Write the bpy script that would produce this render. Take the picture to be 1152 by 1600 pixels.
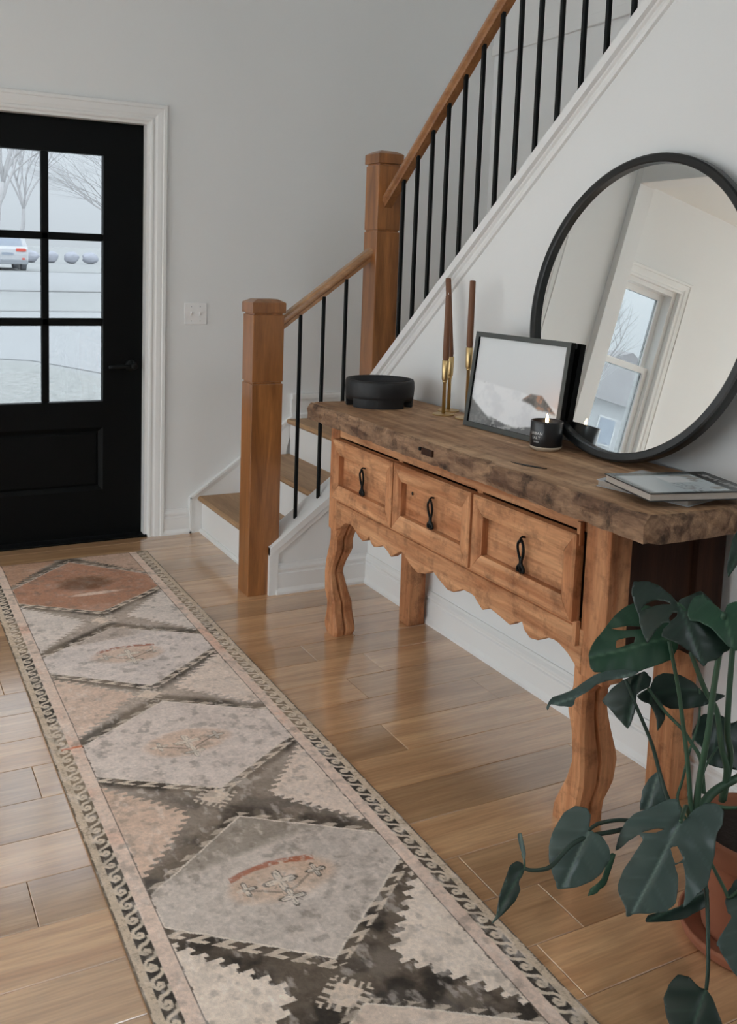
import bpy, bmesh, math, random
import numpy as np
from mathutils import Vector, Matrix
from mathutils.geometry import delaunay_2d_cdt

random.seed(7); RNG = np.random.default_rng(11)
SC = bpy.context.scene
for o in list(bpy.data.objects): bpy.data.objects.remove(o)
COL = SC.collection
R_ = math.radians

# ------------------------------------------------------------------ camera
CAM = Vector((0.0, 0.0, 1.395))
YAW, PITCH, ROLL = R_(26.936), R_(6.811), R_(1.838)
FPX, PPX, PPY = 1471.8, 527.7, 592.0           # focal length / principal point for the 1152 x 1600 frame
_f = Vector((math.sin(YAW)*math.cos(PITCH), math.cos(YAW)*math.cos(PITCH), -math.sin(PITCH)))
_r = Vector((math.cos(YAW), -math.sin(YAW), 0))
_d = _f.cross(_r)
c_, s_ = math.cos(ROLL), math.sin(ROLL)
RIGHT, DOWN = _r*c_ - _d*s_, _r*s_ + _d*c_
cam = bpy.data.cameras.new('camera'); co = bpy.data.objects.new('camera', cam); COL.objects.link(co)
m = Matrix((RIGHT, -DOWN, -_f)).transposed().to_4x4(); m.translation = CAM
co.matrix_world = m
cam.sensor_fit = 'AUTO'; cam.sensor_width = 36; cam.lens = 36*FPX/1600
cam.shift_x = (576-PPX)/1600; cam.shift_y = (PPY-800)/1600
cam.clip_start = .05; cam.clip_end = 400
SC.camera = co

# ------------------------------------------------------------------ world, exposure
ZENITH = 11.5                                    # overcast sky: a third as bright at the horizon as overhead
w = bpy.data.worlds.new('overcast_sky'); SC.world = w; w.use_nodes = True
wn, wl = w.node_tree.nodes, w.node_tree.links
bg = wn['Background']; bg.inputs[0].default_value = (.915, .967, 1.03, 1)
wt = wn.new('ShaderNodeTexCoord'); ws = wn.new('ShaderNodeSeparateXYZ'); wm = wn.new('ShaderNodeMapRange')
wm.inputs[1].default_value = 0; wm.inputs[2].default_value = 1; wm.inputs[3].default_value = ZENITH/3; wm.inputs[4].default_value = ZENITH
wl.new(wt.outputs['Generated'], ws.inputs[0]); wl.new(ws.outputs[2], wm.inputs[0]); wl.new(wm.outputs[0], bg.inputs[1])
SC.view_settings.view_transform = 'Standard'; SC.view_settings.look = 'None'
SC.view_settings.gamma = 1; SC.view_settings.use_curve_mapping = False; SC.view_settings.exposure = 0.0
SC.cycles.max_bounces = 16; SC.cycles.diffuse_bounces = 8; SC.cycles.glossy_bounces = 6; SC.cycles.transparent_max_bounces = 24
SC.cycles.use_denoising = True
SC.cycles.sample_clamp_indirect = 6
GLASS_T = .420                                  # tint per pane face, door and side window; added to dim the outdoors

def portal(name, loc, rot, sx, sy):
    l = bpy.data.lights.new(name, 'AREA'); l.shape = 'RECTANGLE'; l.size = sx; l.size_y = sy
    l.cycles.is_portal = True
    o = bpy.data.objects.new(name, l); COL.objects.link(o); o.location = loc; o.rotation_euler = rot

# ------------------------------------------------------------------ helpers
def lin(c):
    return tuple(((x/255)/12.92 if x/255 <= .04045 else ((x/255+.055)/1.055)**2.4) for x in c)

def tag(o, label=None, cat=None, group=None, kind=None):
    if label: o['label'] = label
    if cat: o['category'] = cat
    if group: o['group'] = group
    if kind: o['kind'] = kind
    return o

def attach(o, parent):
    if parent is not None:
        o.parent = parent
        o.matrix_parent_inverse = Matrix.Translation(-WORLD[parent.name])
WORLD = {}
def reg(o, loc=(0, 0, 0)): WORLD[o.name] = Vector(loc); return o

def thing(name, loc, label, cat, group=None, kind=None):
    o = bpy.data.objects.new(name, None); COL.objects.link(o); o.location = loc
    o.empty_display_size = .05
    reg(o, loc)
    return tag(o, label, cat, group, kind)

def from_mesh(name, me, mat, parent=None):
    o = bpy.data.objects.new(name, me); COL.objects.link(o); reg(o)
    if mat is not None and not me.materials: me.materials.append(mat)
    attach(o, parent)
    return o

class MB:
    def __init__(s): s.v = []; s.f = []
    def add(s, vs, fs):
        n = len(s.v); s.v += [tuple(p) for p in vs]; s.f += [tuple(i+n for i in f) for f in fs]; return s
    def box(s, x0, x1, y0, y1, z0, z1):
        return s.add([(x0,y0,z0),(x1,y0,z0),(x1,y1,z0),(x0,y1,z0),(x0,y0,z1),(x1,y0,z1),(x1,y1,z1),(x0,y1,z1)],
                     [(0,3,2,1),(4,5,6,7),(0,1,5,4),(1,2,6,5),(2,3,7,6),(3,0,4,7)])
    def prism(s, poly, axis, a, b):
        # poly: 2d points; axis x -> (y,z), y -> (x,z), z -> (x,y)
        def P(p, t): return {'x': (t, p[0], p[1]), 'y': (p[0], t, p[1]), 'z': (p[0], p[1], t)}[axis]
        n = len(poly); vs = [P(p, a) for p in poly] + [P(p, b) for p in poly]
        fs = [tuple(range(n))[::-1], tuple(range(n, 2*n))] + [(i, (i+1) % n, n+(i+1) % n, n+i) for i in range(n)]
        return s.add(vs, fs)
    def sweep(s, prof, p0, p1, nrm, up=(0, 0, 1)):
        # prof: (out, up) 2d points, swept straight from p0 to p1; out along nrm
        p0, p1, nrm, up = Vector(p0), Vector(p1), Vector(nrm), Vector(up)
        n = len(prof)
        vs = [p0+nrm*a+up*b for a, b in prof] + [p1+nrm*a+up*b for a, b in prof]
        fs = [tuple(range(n))[::-1], tuple(range(n, 2*n))] + [(i, (i+1) % n, n+(i+1) % n, n+i) for i in range(n)]
        return s.add(vs, fs)
    def loft(s, secs, cap=True):
        n = len(secs[0]); vs = [p for q in secs for p in q]; fs = []
        for k in range(len(secs)-1):
            for i in range(n):
                j = (i+1) % n; fs.append((k*n+i, k*n+j, (k+1)*n+j, (k+1)*n+i))
        if cap: fs.append(tuple(range(n))[::-1]); fs.append(tuple(range((len(secs)-1)*n, len(secs)*n)))
        return s.add(vs, fs)
    def lathe(s, prof, cx, cy, seg=40, z0=0, close=False):
        secs = [[(cx+r*math.cos(2*math.pi*i/seg), cy+r*math.sin(2*math.pi*i/seg), z0+z) for i in range(seg)] for r, z in prof]
        if close: secs.append(secs[0])
        return s.loft(secs, cap=not close)
    def tube(s, path, rad, seg=8):
        path = [Vector(p) for p in path]
        rads = rad if isinstance(rad, (list, tuple)) else [rad]*len(path)
        secs = []; u = None
        for i, p in enumerate(path):
            t = (path[min(i+1, len(path)-1)]-path[max(i-1, 0)]).normalized()
            if u is None: u = t.orthogonal().normalized()
            u = (u - t*u.dot(t)).normalized(); v = t.cross(u)
            secs.append([p+(u*math.cos(2*math.pi*k/seg)+v*math.sin(2*math.pi*k/seg))*rads[i] for k in range(seg)])
        return s.loft(secs)
    def build(s, name, mat, parent=None, bevel=0, smooth=False, seg=2):
        me = bpy.data.meshes.new(name); me.from_pydata(s.v, [], s.f); me.update()
        bm = bmesh.new(); bm.from_mesh(me); bmesh.ops.recalc_face_normals(bm, faces=bm.faces); bm.to_mesh(me); bm.free()
        if smooth: me.polygons.foreach_set('use_smooth', [True]*len(me.polygons))
        o = from_mesh(name, me, mat, parent)
        if bevel:
            b = o.modifiers.new('bevel', 'BEVEL'); b.width = bevel; b.segments = seg; b.limit_method = 'ANGLE'; b.angle_limit = R_(35)
        return o

def smooth_path(pts, n=6):
    pts = [Vector(p) for p in pts]; out = []
    for i in range(len(pts)-1):
        p0, p1, p2, p3 = pts[max(i-1, 0)], pts[i], pts[i+1], pts[min(i+2, len(pts)-1)]
        for k in range(n):
            t = k/n
            out.append(.5*((2*p1)+(p2-p0)*t+(2*p0-5*p1+4*p2-p3)*t*t+(3*p1-p0-3*p2+p3)*t**3))
    out.append(pts[-1]); return out

# ------------------------------------------------------------------ materials
def mat(name, col, rough=.6, metal=0, spec=.5, noise=0, nscale=20, bump=0, bscale=200, emit=None, coat=0):
    m = bpy.data.materials.new(name); m.use_nodes = True; nt = m.node_tree; N = nt.nodes; L = nt.links
    b = N['Principled BSDF']; b.inputs['Base Color'].default_value = (*col, 1); b.inputs['Roughness'].default_value = rough
    b.inputs['Metallic'].default_value = metal; b.inputs['Specular IOR Level'].default_value = spec
    b.inputs['Coat Weight'].default_value = coat
    tc = N.new('ShaderNodeTexCoord')
    if noise:
        n = N.new('ShaderNodeTexNoise'); n.inputs['Scale'].default_value = nscale; n.inputs['Detail'].default_value = 5
        L.new(tc.outputs['Object'], n.inputs['Vector'])
        mx = N.new('ShaderNodeMix'); mx.data_type = 'RGBA'
        mx.inputs[6].default_value = (*[c*(1-noise) for c in col], 1); mx.inputs[7].default_value = (*[min(1, c*(1+noise)) for c in col], 1)
        L.new(n.outputs['Fac'], mx.inputs[0]); L.new(mx.outputs[2], b.inputs['Base Color'])
    if bump:
        n2 = N.new('ShaderNodeTexNoise'); n2.inputs['Scale'].default_value = bscale; n2.inputs['Detail'].default_value = 3
        L.new(tc.outputs['Object'], n2.inputs['Vector'])
        bp = N.new('ShaderNodeBump'); bp.inputs['Strength'].default_value = bump; bp.inputs['Distance'].default_value = .002
        L.new(n2.outputs['Fac'], bp.inputs['Height']); L.new(bp.outputs['Normal'], b.inputs['Normal'])
    if emit:
        b.inputs['Emission Color'].default_value = (*emit[0], 1); b.inputs['Emission Strength'].default_value = emit[1]
    return m

def wood(name, lo, hi, axis='x', grain=14, stretch=.08, rough=.5, spec=.4, knots=0, rnd=.25, dark=None, wear=0, bump=.25, coat=0, coat_ior=1.5, coat_rough=.3):
    """grain runs along `axis`; colour swings between lo and hi, with per-object variation"""
    m = bpy.data.materials.new(name); m.use_nodes = True; nt = m.node_tree; N = nt.nodes; L = nt.links
    b = N['Principled BSDF']; b.inputs['Roughness'].default_value = rough; b.inputs['Specular IOR Level'].default_value = spec
    b.inputs['Coat Weight'].default_value = coat; b.inputs['Coat IOR'].default_value = coat_ior; b.inputs['Coat Roughness'].default_value = coat_rough
    tc = N.new('ShaderNodeTexCoord'); oi = N.new('ShaderNodeObjectInfo')
    off = N.new('ShaderNodeVectorMath'); off.operation = 'MULTIPLY_ADD'
    off.inputs[1].default_value = (37, 53, 71)
    cb = N.new('ShaderNodeCombineXYZ')
    for i in range(3): L.new(oi.outputs['Random'], cb.inputs[i])
    L.new(cb.outputs[0], off.inputs[0]); L.new(tc.outputs['Object'], off.inputs[2])
    sc = [1, 1, 1]; sc['xyz'.index(axis)] = stretch
    mp = N.new('ShaderNodeVectorMath'); mp.operation = 'MULTIPLY'; mp.inputs[1].default_value = sc
    L.new(off.outputs[0], mp.inputs[0])
    n1 = N.new('ShaderNodeTexNoise'); n1.inputs['Scale'].default_value = grain; n1.inputs['Detail'].default_value = 6; n1.inputs['Distortion'].default_value = 1.2
    n2 = N.new('ShaderNodeTexNoise'); n2.inputs['Scale'].default_value = grain*9; n2.inputs['Detail'].default_value = 4
    L.new(mp.outputs[0], n1.inputs['Vector']); L.new(mp.outputs[0], n2.inputs['Vector'])
    rp = N.new('ShaderNodeValToRGB'); rp.color_ramp.elements[0].position = .3; rp.color_ramp.elements[1].position = .7
    rp.color_ramp.elements[0].color = (*lo, 1); rp.color_ramp.elements[1].color = (*hi, 1)
    L.new(n1.outputs['Fac'], rp.inputs[0])
    fine = N.new('ShaderNodeMapRange'); fine.inputs[1].default_value = .35; fine.inputs[2].default_value = .65; fine.inputs[3].default_value = .87; fine.inputs[4].default_value = 1.08
    L.new(n2.outputs['Fac'], fine.inputs[0])
    rv = N.new('ShaderNodeMapRange'); rv.inputs[3].default_value = 1-rnd; rv.inputs[4].default_value = 1+rnd
    L.new(oi.outputs['Random'], rv.inputs[0])
    mu = N.new('ShaderNodeMath'); mu.operation = 'MULTIPLY'; L.new(fine.outputs[0], mu.inputs[0]); L.new(rv.outputs[0], mu.inputs[1])
    vm = N.new('ShaderNodeVectorMath'); vm.operation = 'SCALE'; L.new(rp.outputs[0], vm.inputs[0]); L.new(mu.outputs[0], vm.inputs['Scale'])
    out = vm.outputs[0]
    if knots:
        vo = N.new('ShaderNodeTexVoronoi'); vo.inputs['Scale'].default_value = knots; vo.inputs['Randomness'].default_value = 1
        s2 = [1, 1, 1]; s2['xyz'.index(axis)] = .55
        k2 = N.new('ShaderNodeVectorMath'); k2.operation = 'MULTIPLY'; k2.inputs[1].default_value = s2
        L.new(off.outputs[0], k2.inputs[0]); L.new(k2.outputs[0], vo.inputs['Vector'])
        kr = N.new('ShaderNodeMapRange'); kr.inputs[1].default_value = .01; kr.inputs[2].default_value = .075; kr.inputs[3].default_value = .75; kr.inputs[4].default_value = 0
        L.new(vo.outputs['Distance'], kr.inputs[0])
        mx = N.new('ShaderNodeMix'); mx.data_type = 'RGBA'; mx.inputs[7].default_value = (*(dark or [c*.35 for c in lo]), 1)
        L.new(kr.outputs[0], mx.inputs[0]); L.new(out, mx.inputs[6]); out = mx.outputs[2]
    if wear:
        nw = N.new('ShaderNodeTexNoise'); nw.inputs['Scale'].default_value = 16; nw.inputs['Detail'].default_value = 9; nw.inputs['Roughness'].default_value = .7
        L.new(tc.outputs['Object'], nw.inputs['Vector'])
        wr = N.new('ShaderNodeMapRange'); wr.inputs[1].default_value = .50; wr.inputs[2].default_value = .66; wr.inputs[3].default_value = 0; wr.inputs[4].default_value = wear
        L.new(nw.outputs['Fac'], wr.inputs[0])
        mw = N.new('ShaderNodeMix'); mw.data_type = 'RGBA'; mw.inputs[7].default_value = (*(dark or [c*.35 for c in lo]), 1)
        L.new(wr.outputs[0], mw.inputs[0]); L.new(out, mw.inputs[6]); out = mw.outputs[2]
    L.new(out, b.inputs['Base Color'])
    if bump:
        bp = N.new('ShaderNodeBump'); bp.inputs['Strength'].default_value = bump; bp.inputs['Distance'].default_value = .002
        L.new(n2.outputs['Fac'], bp.inputs['Height']); L.new(bp.outputs['Normal'], b.inputs['Normal'])
    return m

def glass(name, t, gloss=.04):
    m = bpy.data.materials.new(name); m.use_nodes = True; nt = m.node_tree; N = nt.nodes; L = nt.links
    for n in list(N):
        if n.type == 'BSDF_PRINCIPLED': N.remove(n)
    tr = N.new('ShaderNodeBsdfTransparent'); tr.inputs[0].default_value = (*t, 1)
    gl = N.new('ShaderNodeBsdfGlossy'); gl.inputs['Roughness'].default_value = .02; gl.inputs[0].default_value = (1, 1, 1, 1)
    mx = N.new('ShaderNodeMixShader'); mx.inputs[0].default_value = gloss
    L.new(tr.outputs[0], mx.inputs[1]); L.new(gl.outputs[0], mx.inputs[2]); L.new(mx.outputs[0], N['Material Output'].inputs[0])
    return m

def painted(name, attr='paint', rough=.9, spec=.2, bump=0, bscale=400, speck=0, coat=0):
    m = bpy.data.materials.new(name); m.use_nodes = True; nt = m.node_tree; N = nt.nodes; L = nt.links
    b = N['Principled BSDF']; b.inputs['Roughness'].default_value = rough; b.inputs['Specular IOR Level'].default_value = spec
    b.inputs['Coat Weight'].default_value = coat; b.inputs['Coat Roughness'].default_value = .1
    a = N.new('ShaderNodeVertexColor'); a.layer_name = attr; out = a.outputs[0]
    tc = N.new('ShaderNodeTexCoord')
    if bump or speck:
        n = N.new('ShaderNodeTexNoise'); n.inputs['Scale'].default_value = bscale; n.inputs['Detail'].default_value = 4
        L.new(tc.outputs['Object'], n.inputs['Vector'])
        if speck:
            mr = N.new('ShaderNodeMapRange'); mr.inputs[1].default_value = .3; mr.inputs[2].default_value = .7; mr.inputs[3].default_value = 1-speck; mr.inputs[4].default_value = 1+speck
            L.new(n.outputs['Fac'], mr.inputs[0])
            vs = N.new('ShaderNodeVectorMath'); vs.operation = 'SCALE'; L.new(out, vs.inputs[0]); L.new(mr.outputs[0], vs.inputs['Scale']); out = vs.outputs[0]
        if bump:
            bp = N.new('ShaderNodeBump'); bp.inputs['Strength'].default_value = bump; bp.inputs['Distance'].default_value = .002
            L.new(n.outputs['Fac'], bp.inputs['Height']); L.new(bp.outputs['Normal'], b.inputs['Normal'])
    L.new(out, b.inputs['Base Color'])
    return m

M = {}
M['wall'] = mat('wall_paint', (.82, .825, .82), .75, spec=.25, bump=.05, bscale=90)
M['trim'] = mat('white_trim_paint', (.83, .83, .82), .35, spec=.4)
M['ceil'] = mat('ceiling_paint', (.82, .82, .80), .9)
M['black_door'] = mat('black_door_paint', (.0030, .0036, .0036), .5, spec=.12, bump=.08, bscale=60)
M['iron'] = mat('black_iron', (.004, .005, .005), .45, spec=.2, bump=.3, bscale=140)
M['floor'] = wood('oak_floor', lin((182, 138, 98)), lin((216, 174, 130)), 'x', grain=16, stretch=.07, rough=.42, spec=.35, knots=2.6, rnd=.20, dark=lin((92, 62, 42)), bump=.10, coat=1, coat_ior=2.7, coat_rough=.16)
M['seam'] = mat('floor_seam', lin((78, 58, 42)), .8)
M['oak'] = wood('oak_newel', lin((126, 78, 38)), lin((176, 116, 64)), 'z', grain=16, stretch=.1, rough=.4, spec=.3, rnd=.05, bump=.08, coat=.6, coat_ior=1.8, coat_rough=.28)
M['oak_y'] = wood('oak_handrail_upper', lin((140, 92, 56)), lin((176, 124, 80)), 'y', grain=16, stretch=.1, rough=.4, spec=.35, rnd=.04, bump=.1, coat=.8, coat_ior=1.6, coat_rough=.25)
M['oak_x'] = wood('oak_handrail_lower', lin((158, 112, 74)), lin((188, 140, 98)), 'x', grain=16, stretch=.1, rough=.4, spec=.35, rnd=.04, bump=.1, coat=.8, coat_ior=1.6, coat_rough=.25)
M['tread'] = wood('oak_tread', lin((158, 122, 86)), lin((188, 150, 110)), 'y', grain=16, stretch=.08, rough=.45, spec=.35, rnd=.06, bump=.1)
PINE_D = lin((62, 34, 20))
M['pine'] = wood('aged_pine_z', lin((160, 98, 60)), lin((214, 156, 112)), 'z', grain=18, stretch=.1, rough=.6, spec=.25, knots=5, rnd=.07, dark=PINE_D, wear=.45, bump=.5)
M['pine_y'] = wood('aged_pine_y', lin((164, 104, 66)), lin((218, 164, 120)), 'y', grain=18, stretch=.1, rough=.6, spec=.25, knots=5, rnd=.07, dark=PINE_D, wear=.45, bump=.5)
M['pine_top'] = wood('worn_pine_top', lin((140, 100, 70)), lin((208, 170, 134)), 'y', grain=14, stretch=.09, rough=.62, spec=.25, knots=3, rnd=.02, dark=lin((76, 52, 38)), wear=.45, bump=.7)
M['pine_edge'] = wood('worn_pine_edge', lin((92, 68, 54)), lin((168, 134, 106)), 'y', grain=30, stretch=.2, rough=.75, spec=.2, rnd=.02, dark=lin((38, 28, 24)), wear=.8, bump=1.0)
M['pine_dark'] = wood('dark_shaded_pine', lin((40, 22, 14)), lin((62, 36, 22)), 'z', grain=18, stretch=.1, rough=.7, spec=.2, rnd=.04, bump=.3)  # dark pine, darkened further for shade on the end, underside and inside
M['brass'] = mat('brushed_brass', lin((208, 180, 130)), .38, metal=1)
M['candle'] = mat('brown_wax', lin((112, 70, 42)), .55, noise=.12, nscale=40)
M['bowl'] = mat('black_carved_wood', (.012, .012, .013), .5, spec=.4, bump=.4, bscale=70)
M['mirror'] = mat('mirror_glass', (.86, .88, .87), 0.0, metal=1)
M['mframe'] = mat('black_mirror_frame', (.008, .009, .009), .35, spec=.45)
M['pframe'] = mat('grey_picture_frame', lin((74, 76, 74)), .4, spec=.4)
M['pback'] = mat('black_frame_back', (.004, .004, .004), .8, spec=.1)
M['jar'] = mat('black_candle_jar', (.010, .010, .011), .28, spec=.5)
M['jarbase'] = mat('cream_jar_foot', lin((186, 170, 150)), .4)
M['wax'] = mat('glowing_wax', lin((150, 62, 20)), .5, emit=((1, .28, .05), 1.1))  # candle glow painted in: the wax itself emits
M['flame'] = mat('candle_flame', (1, .8, .5), .5, emit=((1, .72, .38), 14))
M['ink'] = mat('white_print', (.75, .75, .72), .6)
M['book_black'] = mat('black_book_cover', (.012, .012, .013), .35, spec=.5)
M['book_pages'] = mat('book_pages', lin((176, 166, 156)), .8, noise=.1, nscale=300)
M['book_grey'] = mat('grey_book_cover', lin((178, 178, 180)), .6)
M['terracotta'] = mat('terracotta', lin((150, 92, 66)), .8, noise=.15, nscale=14, bump=.2, bscale=80)
M['soil'] = mat('potting_soil', lin((38, 28, 22)), .95, noise=.4, nscale=60, bump=1, bscale=90)
M['plate'] = mat('switch_plate', (.90, .89, .88), .3)
M['pane'] = glass('dimmed_view_pane', (GLASS_T*.97, GLASS_T, GLASS_T*1.01), .03)
M['clear'] = glass('clear_pane', (.95, .97, .97), .04)
M['stem'] = mat('monstera_stem', lin((58, 86, 66)), .45, spec=.4, noise=.2, nscale=30)
M['vine'] = mat('monstera_aerial_stem', lin((44, 62, 52)), .5, spec=.4, noise=.2, nscale=30)
# outdoors: glare and haze of the overbright view painted in as pale colours
M['washed_lawn'] = mat('washed_out_lawn', (0.425, 0.430, 0.425), 1, noise=.16, nscale=2.2)
M['grass'] = mat('washed_out_grass', (.405, .410, .395), 1, noise=.42, nscale=11)
M['road'] = mat('pale_concrete', (0.445, 0.450, 0.455), 1, noise=.03, nscale=.6)
M['curb'] = mat('pale_kerb', (0.360, 0.360, 0.360), 1)
M['bark'] = mat('pale_bark', (0.600, 0.583, 0.583), 1, noise=.15, nscale=3)
M['carw'] = mat('white_car_paint', (0.694, 0.703, 0.720), .4)
M['carg'] = mat('car_glass', (.42, .47, .55), .3)
M['card'] = mat('car_bumper', (.40, .42, .45), .7)
M['tyre'] = mat('car_tyre', (.25, .26, .28), .9)
M['lamp_red'] = mat('red_tail_lamp', (.85, .14, .10), .4)
M['siding'] = mat('house_siding', (0.612, 0.612, 0.620), .9, noise=.05, nscale=2)
M['roof'] = mat('house_roof', (0.460, 0.435, 0.443), .95, noise=.1, nscale=4)
M['shrub'] = mat('pale_shrub', (0.532, 0.541, 0.600), 1, noise=.3, nscale=9)

def leaf_mat(name, lo, hi, vein, rough=.38):
    m = bpy.data.materials.new(name); m.use_nodes = True; nt = m.node_tree; N = nt.nodes; L = nt.links
    b = N['Principled BSDF']; b.inputs['Roughness'].default_value = rough; b.inputs['Specular IOR Level'].default_value = .45
    a = N.new('ShaderNodeVertexColor'); a.layer_name = 'vein'
    tc = N.new('ShaderNodeTexCoord'); n = N.new('ShaderNodeTexNoise'); n.inputs['Scale'].default_value = 14; n.inputs['Detail'].default_value = 4
    L.new(tc.outputs['Object'], n.inputs['Vector'])
    mx = N.new('ShaderNodeMix'); mx.data_type = 'RGBA'; mx.inputs[6].default_value = (*lo, 1); mx.inputs[7].default_value = (*hi, 1)
    L.new(n.outputs['Fac'], mx.inputs[0])
    m2 = N.new('ShaderNodeMix'); m2.data_type = 'RGBA'; m2.inputs[7].default_value = (*vein, 1)
    sp = N.new('ShaderNodeSeparateColor'); L.new(a.outputs[0], sp.inputs[0])
    L.new(sp.outputs[0], m2.inputs[0]); L.new(mx.outputs[2], m2.inputs[6]); L.new(m2.outputs[2], b.inputs['Base Color'])
    return m
M['leaf_dark'] = leaf_mat('monstera_leaf_dark', lin((14, 31, 25)), lin((27, 48, 38)), lin((58, 82, 68)))
M['leaf_grey'] = leaf_mat('monstera_leaf_grey_green', lin((44, 60, 57)), lin((70, 88, 82)), lin((112, 130, 122)), .32)
M['leaf_green'] = leaf_mat('monstera_leaf_bright_green', lin((18, 48, 34)), lin((34, 74, 50)), lin((74, 104, 80)), .45)

# ================================================================== THE SETTING
YW = 4.585           # foyer face of the front wall
XW = 1.992           # foyer face of the wall behind the console
YE = 3.573           # face of the short knee wall beside the lower steps
XF = 3.27            # far stairwell wall
XP0, XP1 = -.28, -.16   # partition to the side room
ZC, ZL = 5.2, 2.62   # ceilings
DX0, DX1, DZ = .300, 1.268, 2.06      # door opening
WX0, WX1, WZ0, WZ1 = -.765, -.290, .62, 2.055   # side room window in the front wall

def wall_with_holes(mb, axis, a0, a1, t0, t1, z0, z1, holes):
    """axis x: wall runs along x, thickness t in y; holes (a0,a1,z0,z1)"""
    xs = sorted({a0, a1, *[h[0] for h in holes], *[h[1] for h in holes]})
    for i in range(len(xs)-1):
        p, q = xs[i], xs[i+1]; hs = sorted([(h[2], h[3]) for h in holes if h[0] <= p+1e-6 and h[1] >= q-1e-6])
        z = z0
        for (b, t) in hs+[(z1, None)]:
            if b > z+1e-6:
                if axis == 'x': mb.box(p, q, t0, t1, z, b)
                else: mb.box(t0, t1, p, q, z, b)
            z = t
    return mb

UPW = (.4, 1.2, 3.4, 4.3)  # added window opening above the view, lights the upper walls
fw = wall_with_holes(MB(), 'x', -4.3, 3.42, YW, YW+.16, 0, ZC, [(DX0, DX1, 0, DZ), (WX0, WX1, WZ0, WZ1), UPW, (-3.9, -1.75, .40, 2.30)])
tag(fw.build('wall_front', M['wall']), 'warm white front wall around the black entry door', 'wall', kind='structure')
portal('upper_window_portal', ((UPW[0]+UPW[1])/2, YW+.15, (UPW[2]+UPW[3])/2), (R_(-90), 0, 0), UPW[1]-UPW[0], UPW[3]-UPW[2])

# console wall = triangular wall under the upper flight
CAPZ = lambda y: 1.075+.819*(3.381-y)
def poly_wall():
    y1 = 1.06
    return [(3.575, 0), (3.575, CAPZ(3.575)-.04), (y1, CAPZ(y1)-.04), (-2.5, CAPZ(y1)-.04), (-2.5, 0)]
tag(MB().prism(poly_wall(), 'x', XW, XW+.10).build('wall_right', M['wall']), 'white wall under the stairs behind the console table', 'wall', kind='structure')
# knee wall
KZ = lambda x: .211+.745*(x-1.518)
tag(MB().prism([(1.527, 0), (1.527, KZ(1.527)-.012), (XW+.02, KZ(XW+.02)-.012), (XW+.02, 0)], 'y', YE, YE+.10).build('wall_knee', M['wall']),
    'short white knee wall beside the lower steps', 'wall', kind='structure')
# far stairwell wall with its shallow recess
tag(MB().box(XF, XF+.15, -2.5, YW, 0, ZC).build('wall_stairwell', M['wall']), 'tall white stairwell wall beyond the balusters', 'wall', kind='structure')
# rear wall, upper hall wall
RH = [(.1, 1.7, 3.3, 4.8)]  # added unseen rear window that brightens the front wall
tag(wall_with_holes(MB(), 'x', -4.3, 3.42, -2.65, -2.5, 0, ZC, RH).build('wall_rear', M['wall']), 'white wall behind the viewer with an added high window', 'wall', kind='structure')
for h in RH: portal('rear_window_portal', ((h[0]+h[1])/2, -2.64, (h[2]+h[3])/2), (R_(90), 0, 0), h[1]-h[0], h[3]-h[2])
# partition between foyer and side room: short stub + header above a wide opening
pw = MB(); pw.box(XP0, XP1, 4.530, YW, 0, ZC); pw.box(XP0, XP1, 1.0, 4.530, 2.59, ZC); pw.box(XP0, XP1, -2.5, 1.0, 0, ZC)  # unseen solid stretch shaped to keep side window light off the console end
tag(pw.build('wall_left', M['wall'], bevel=.002), 'white partition with a wide opening to the side room', 'wall', kind='structure')
# side room
LH = [(-2.3, -.3, .10, 2.4), (.1, 1.9, .10, 2.15), (2.3, 4.0, .10, 2.15)]  # unseen windows sized for the daylight; rearmost added to light the front wall
tag(wall_with_holes(MB(), 'y', -2.5, YW, -4.3, -4.15, 0, ZC, LH).build('wall_side_room', M['wall']), 'white side room wall with three wide windows', 'wall', kind='structure')
for h in LH: portal('side_window_portal', (-4.14, (h[0]+h[1])/2, (h[2]+h[3])/2), (0, R_(-90), 0), h[3]-h[2], h[1]-h[0])
portal('front_window_portal', (-2.825, YW+.15, 1.35), (R_(-90), 0, 0), 2.15, 1.9)
tag(MB().box(-4.15, XP0, -2.5, YW, ZL, ZL+.2).build('ceiling_side_room', M['ceil']), 'white side room ceiling', 'ceiling', kind='structure')
tag(MB().box(-4.3, 3.42, -2.65, YW+.16, ZC, ZC+.2).build('ceiling', M['ceil']), 'high white foyer ceiling', 'ceiling', kind='structure')

# ---------------------------------------------------------------- floor: base slab + one object per plank
floor = tag(MB().box(-4.3, 3.42, -2.65, YW+.16, -.12, -.012).build('floor', M['seam']), 'light oak plank floor', 'floor', kind='structure')
def plank(x0, x1, y0, y1, mb=None):
    g, c, z, zb = .0006, .0014, 0, -.013
    x0 += g; x1 -= g; y0 += g; y1 -= g
    vs = [(x0,y0,zb),(x1,y0,zb),(x1,y1,zb),(x0,y1,zb),(x0,y0,z-c),(x1,y0,z-c),(x1,y1,z-c),(x0,y1,z-c),
          (x0+c,y0+c,z),(x1-c,y0+c,z),(x1-c,y1-c,z),(x0+c,y1-c,z)]
    fs = [(8,9,10,11),(4,5,9,8),(5,6,10,9),(6,7,11,10),(7,4,8,11),(0,1,5,4),(1,2,6,5),(2,3,7,6),(3,0,4,7)]
    return (mb or MB()).add(vs, fs)
JOINTS = {10: [1.417], 8: [1.448], 6: [1.396, .0], 1: [1.356], 0: [1.228], 7: [.388], 11: [.378], 4: [.30], 2: [-.2], 9: [.1], 12: [.85]}
ROWS = [1.26, 1.416, 1.573, 1.733, 1.893, 2.053, 2.214, 2.38, 2.548, 2.71, 2.875, 3.027, 3.205, 3.365, 3.525]
w_ = .163
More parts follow.
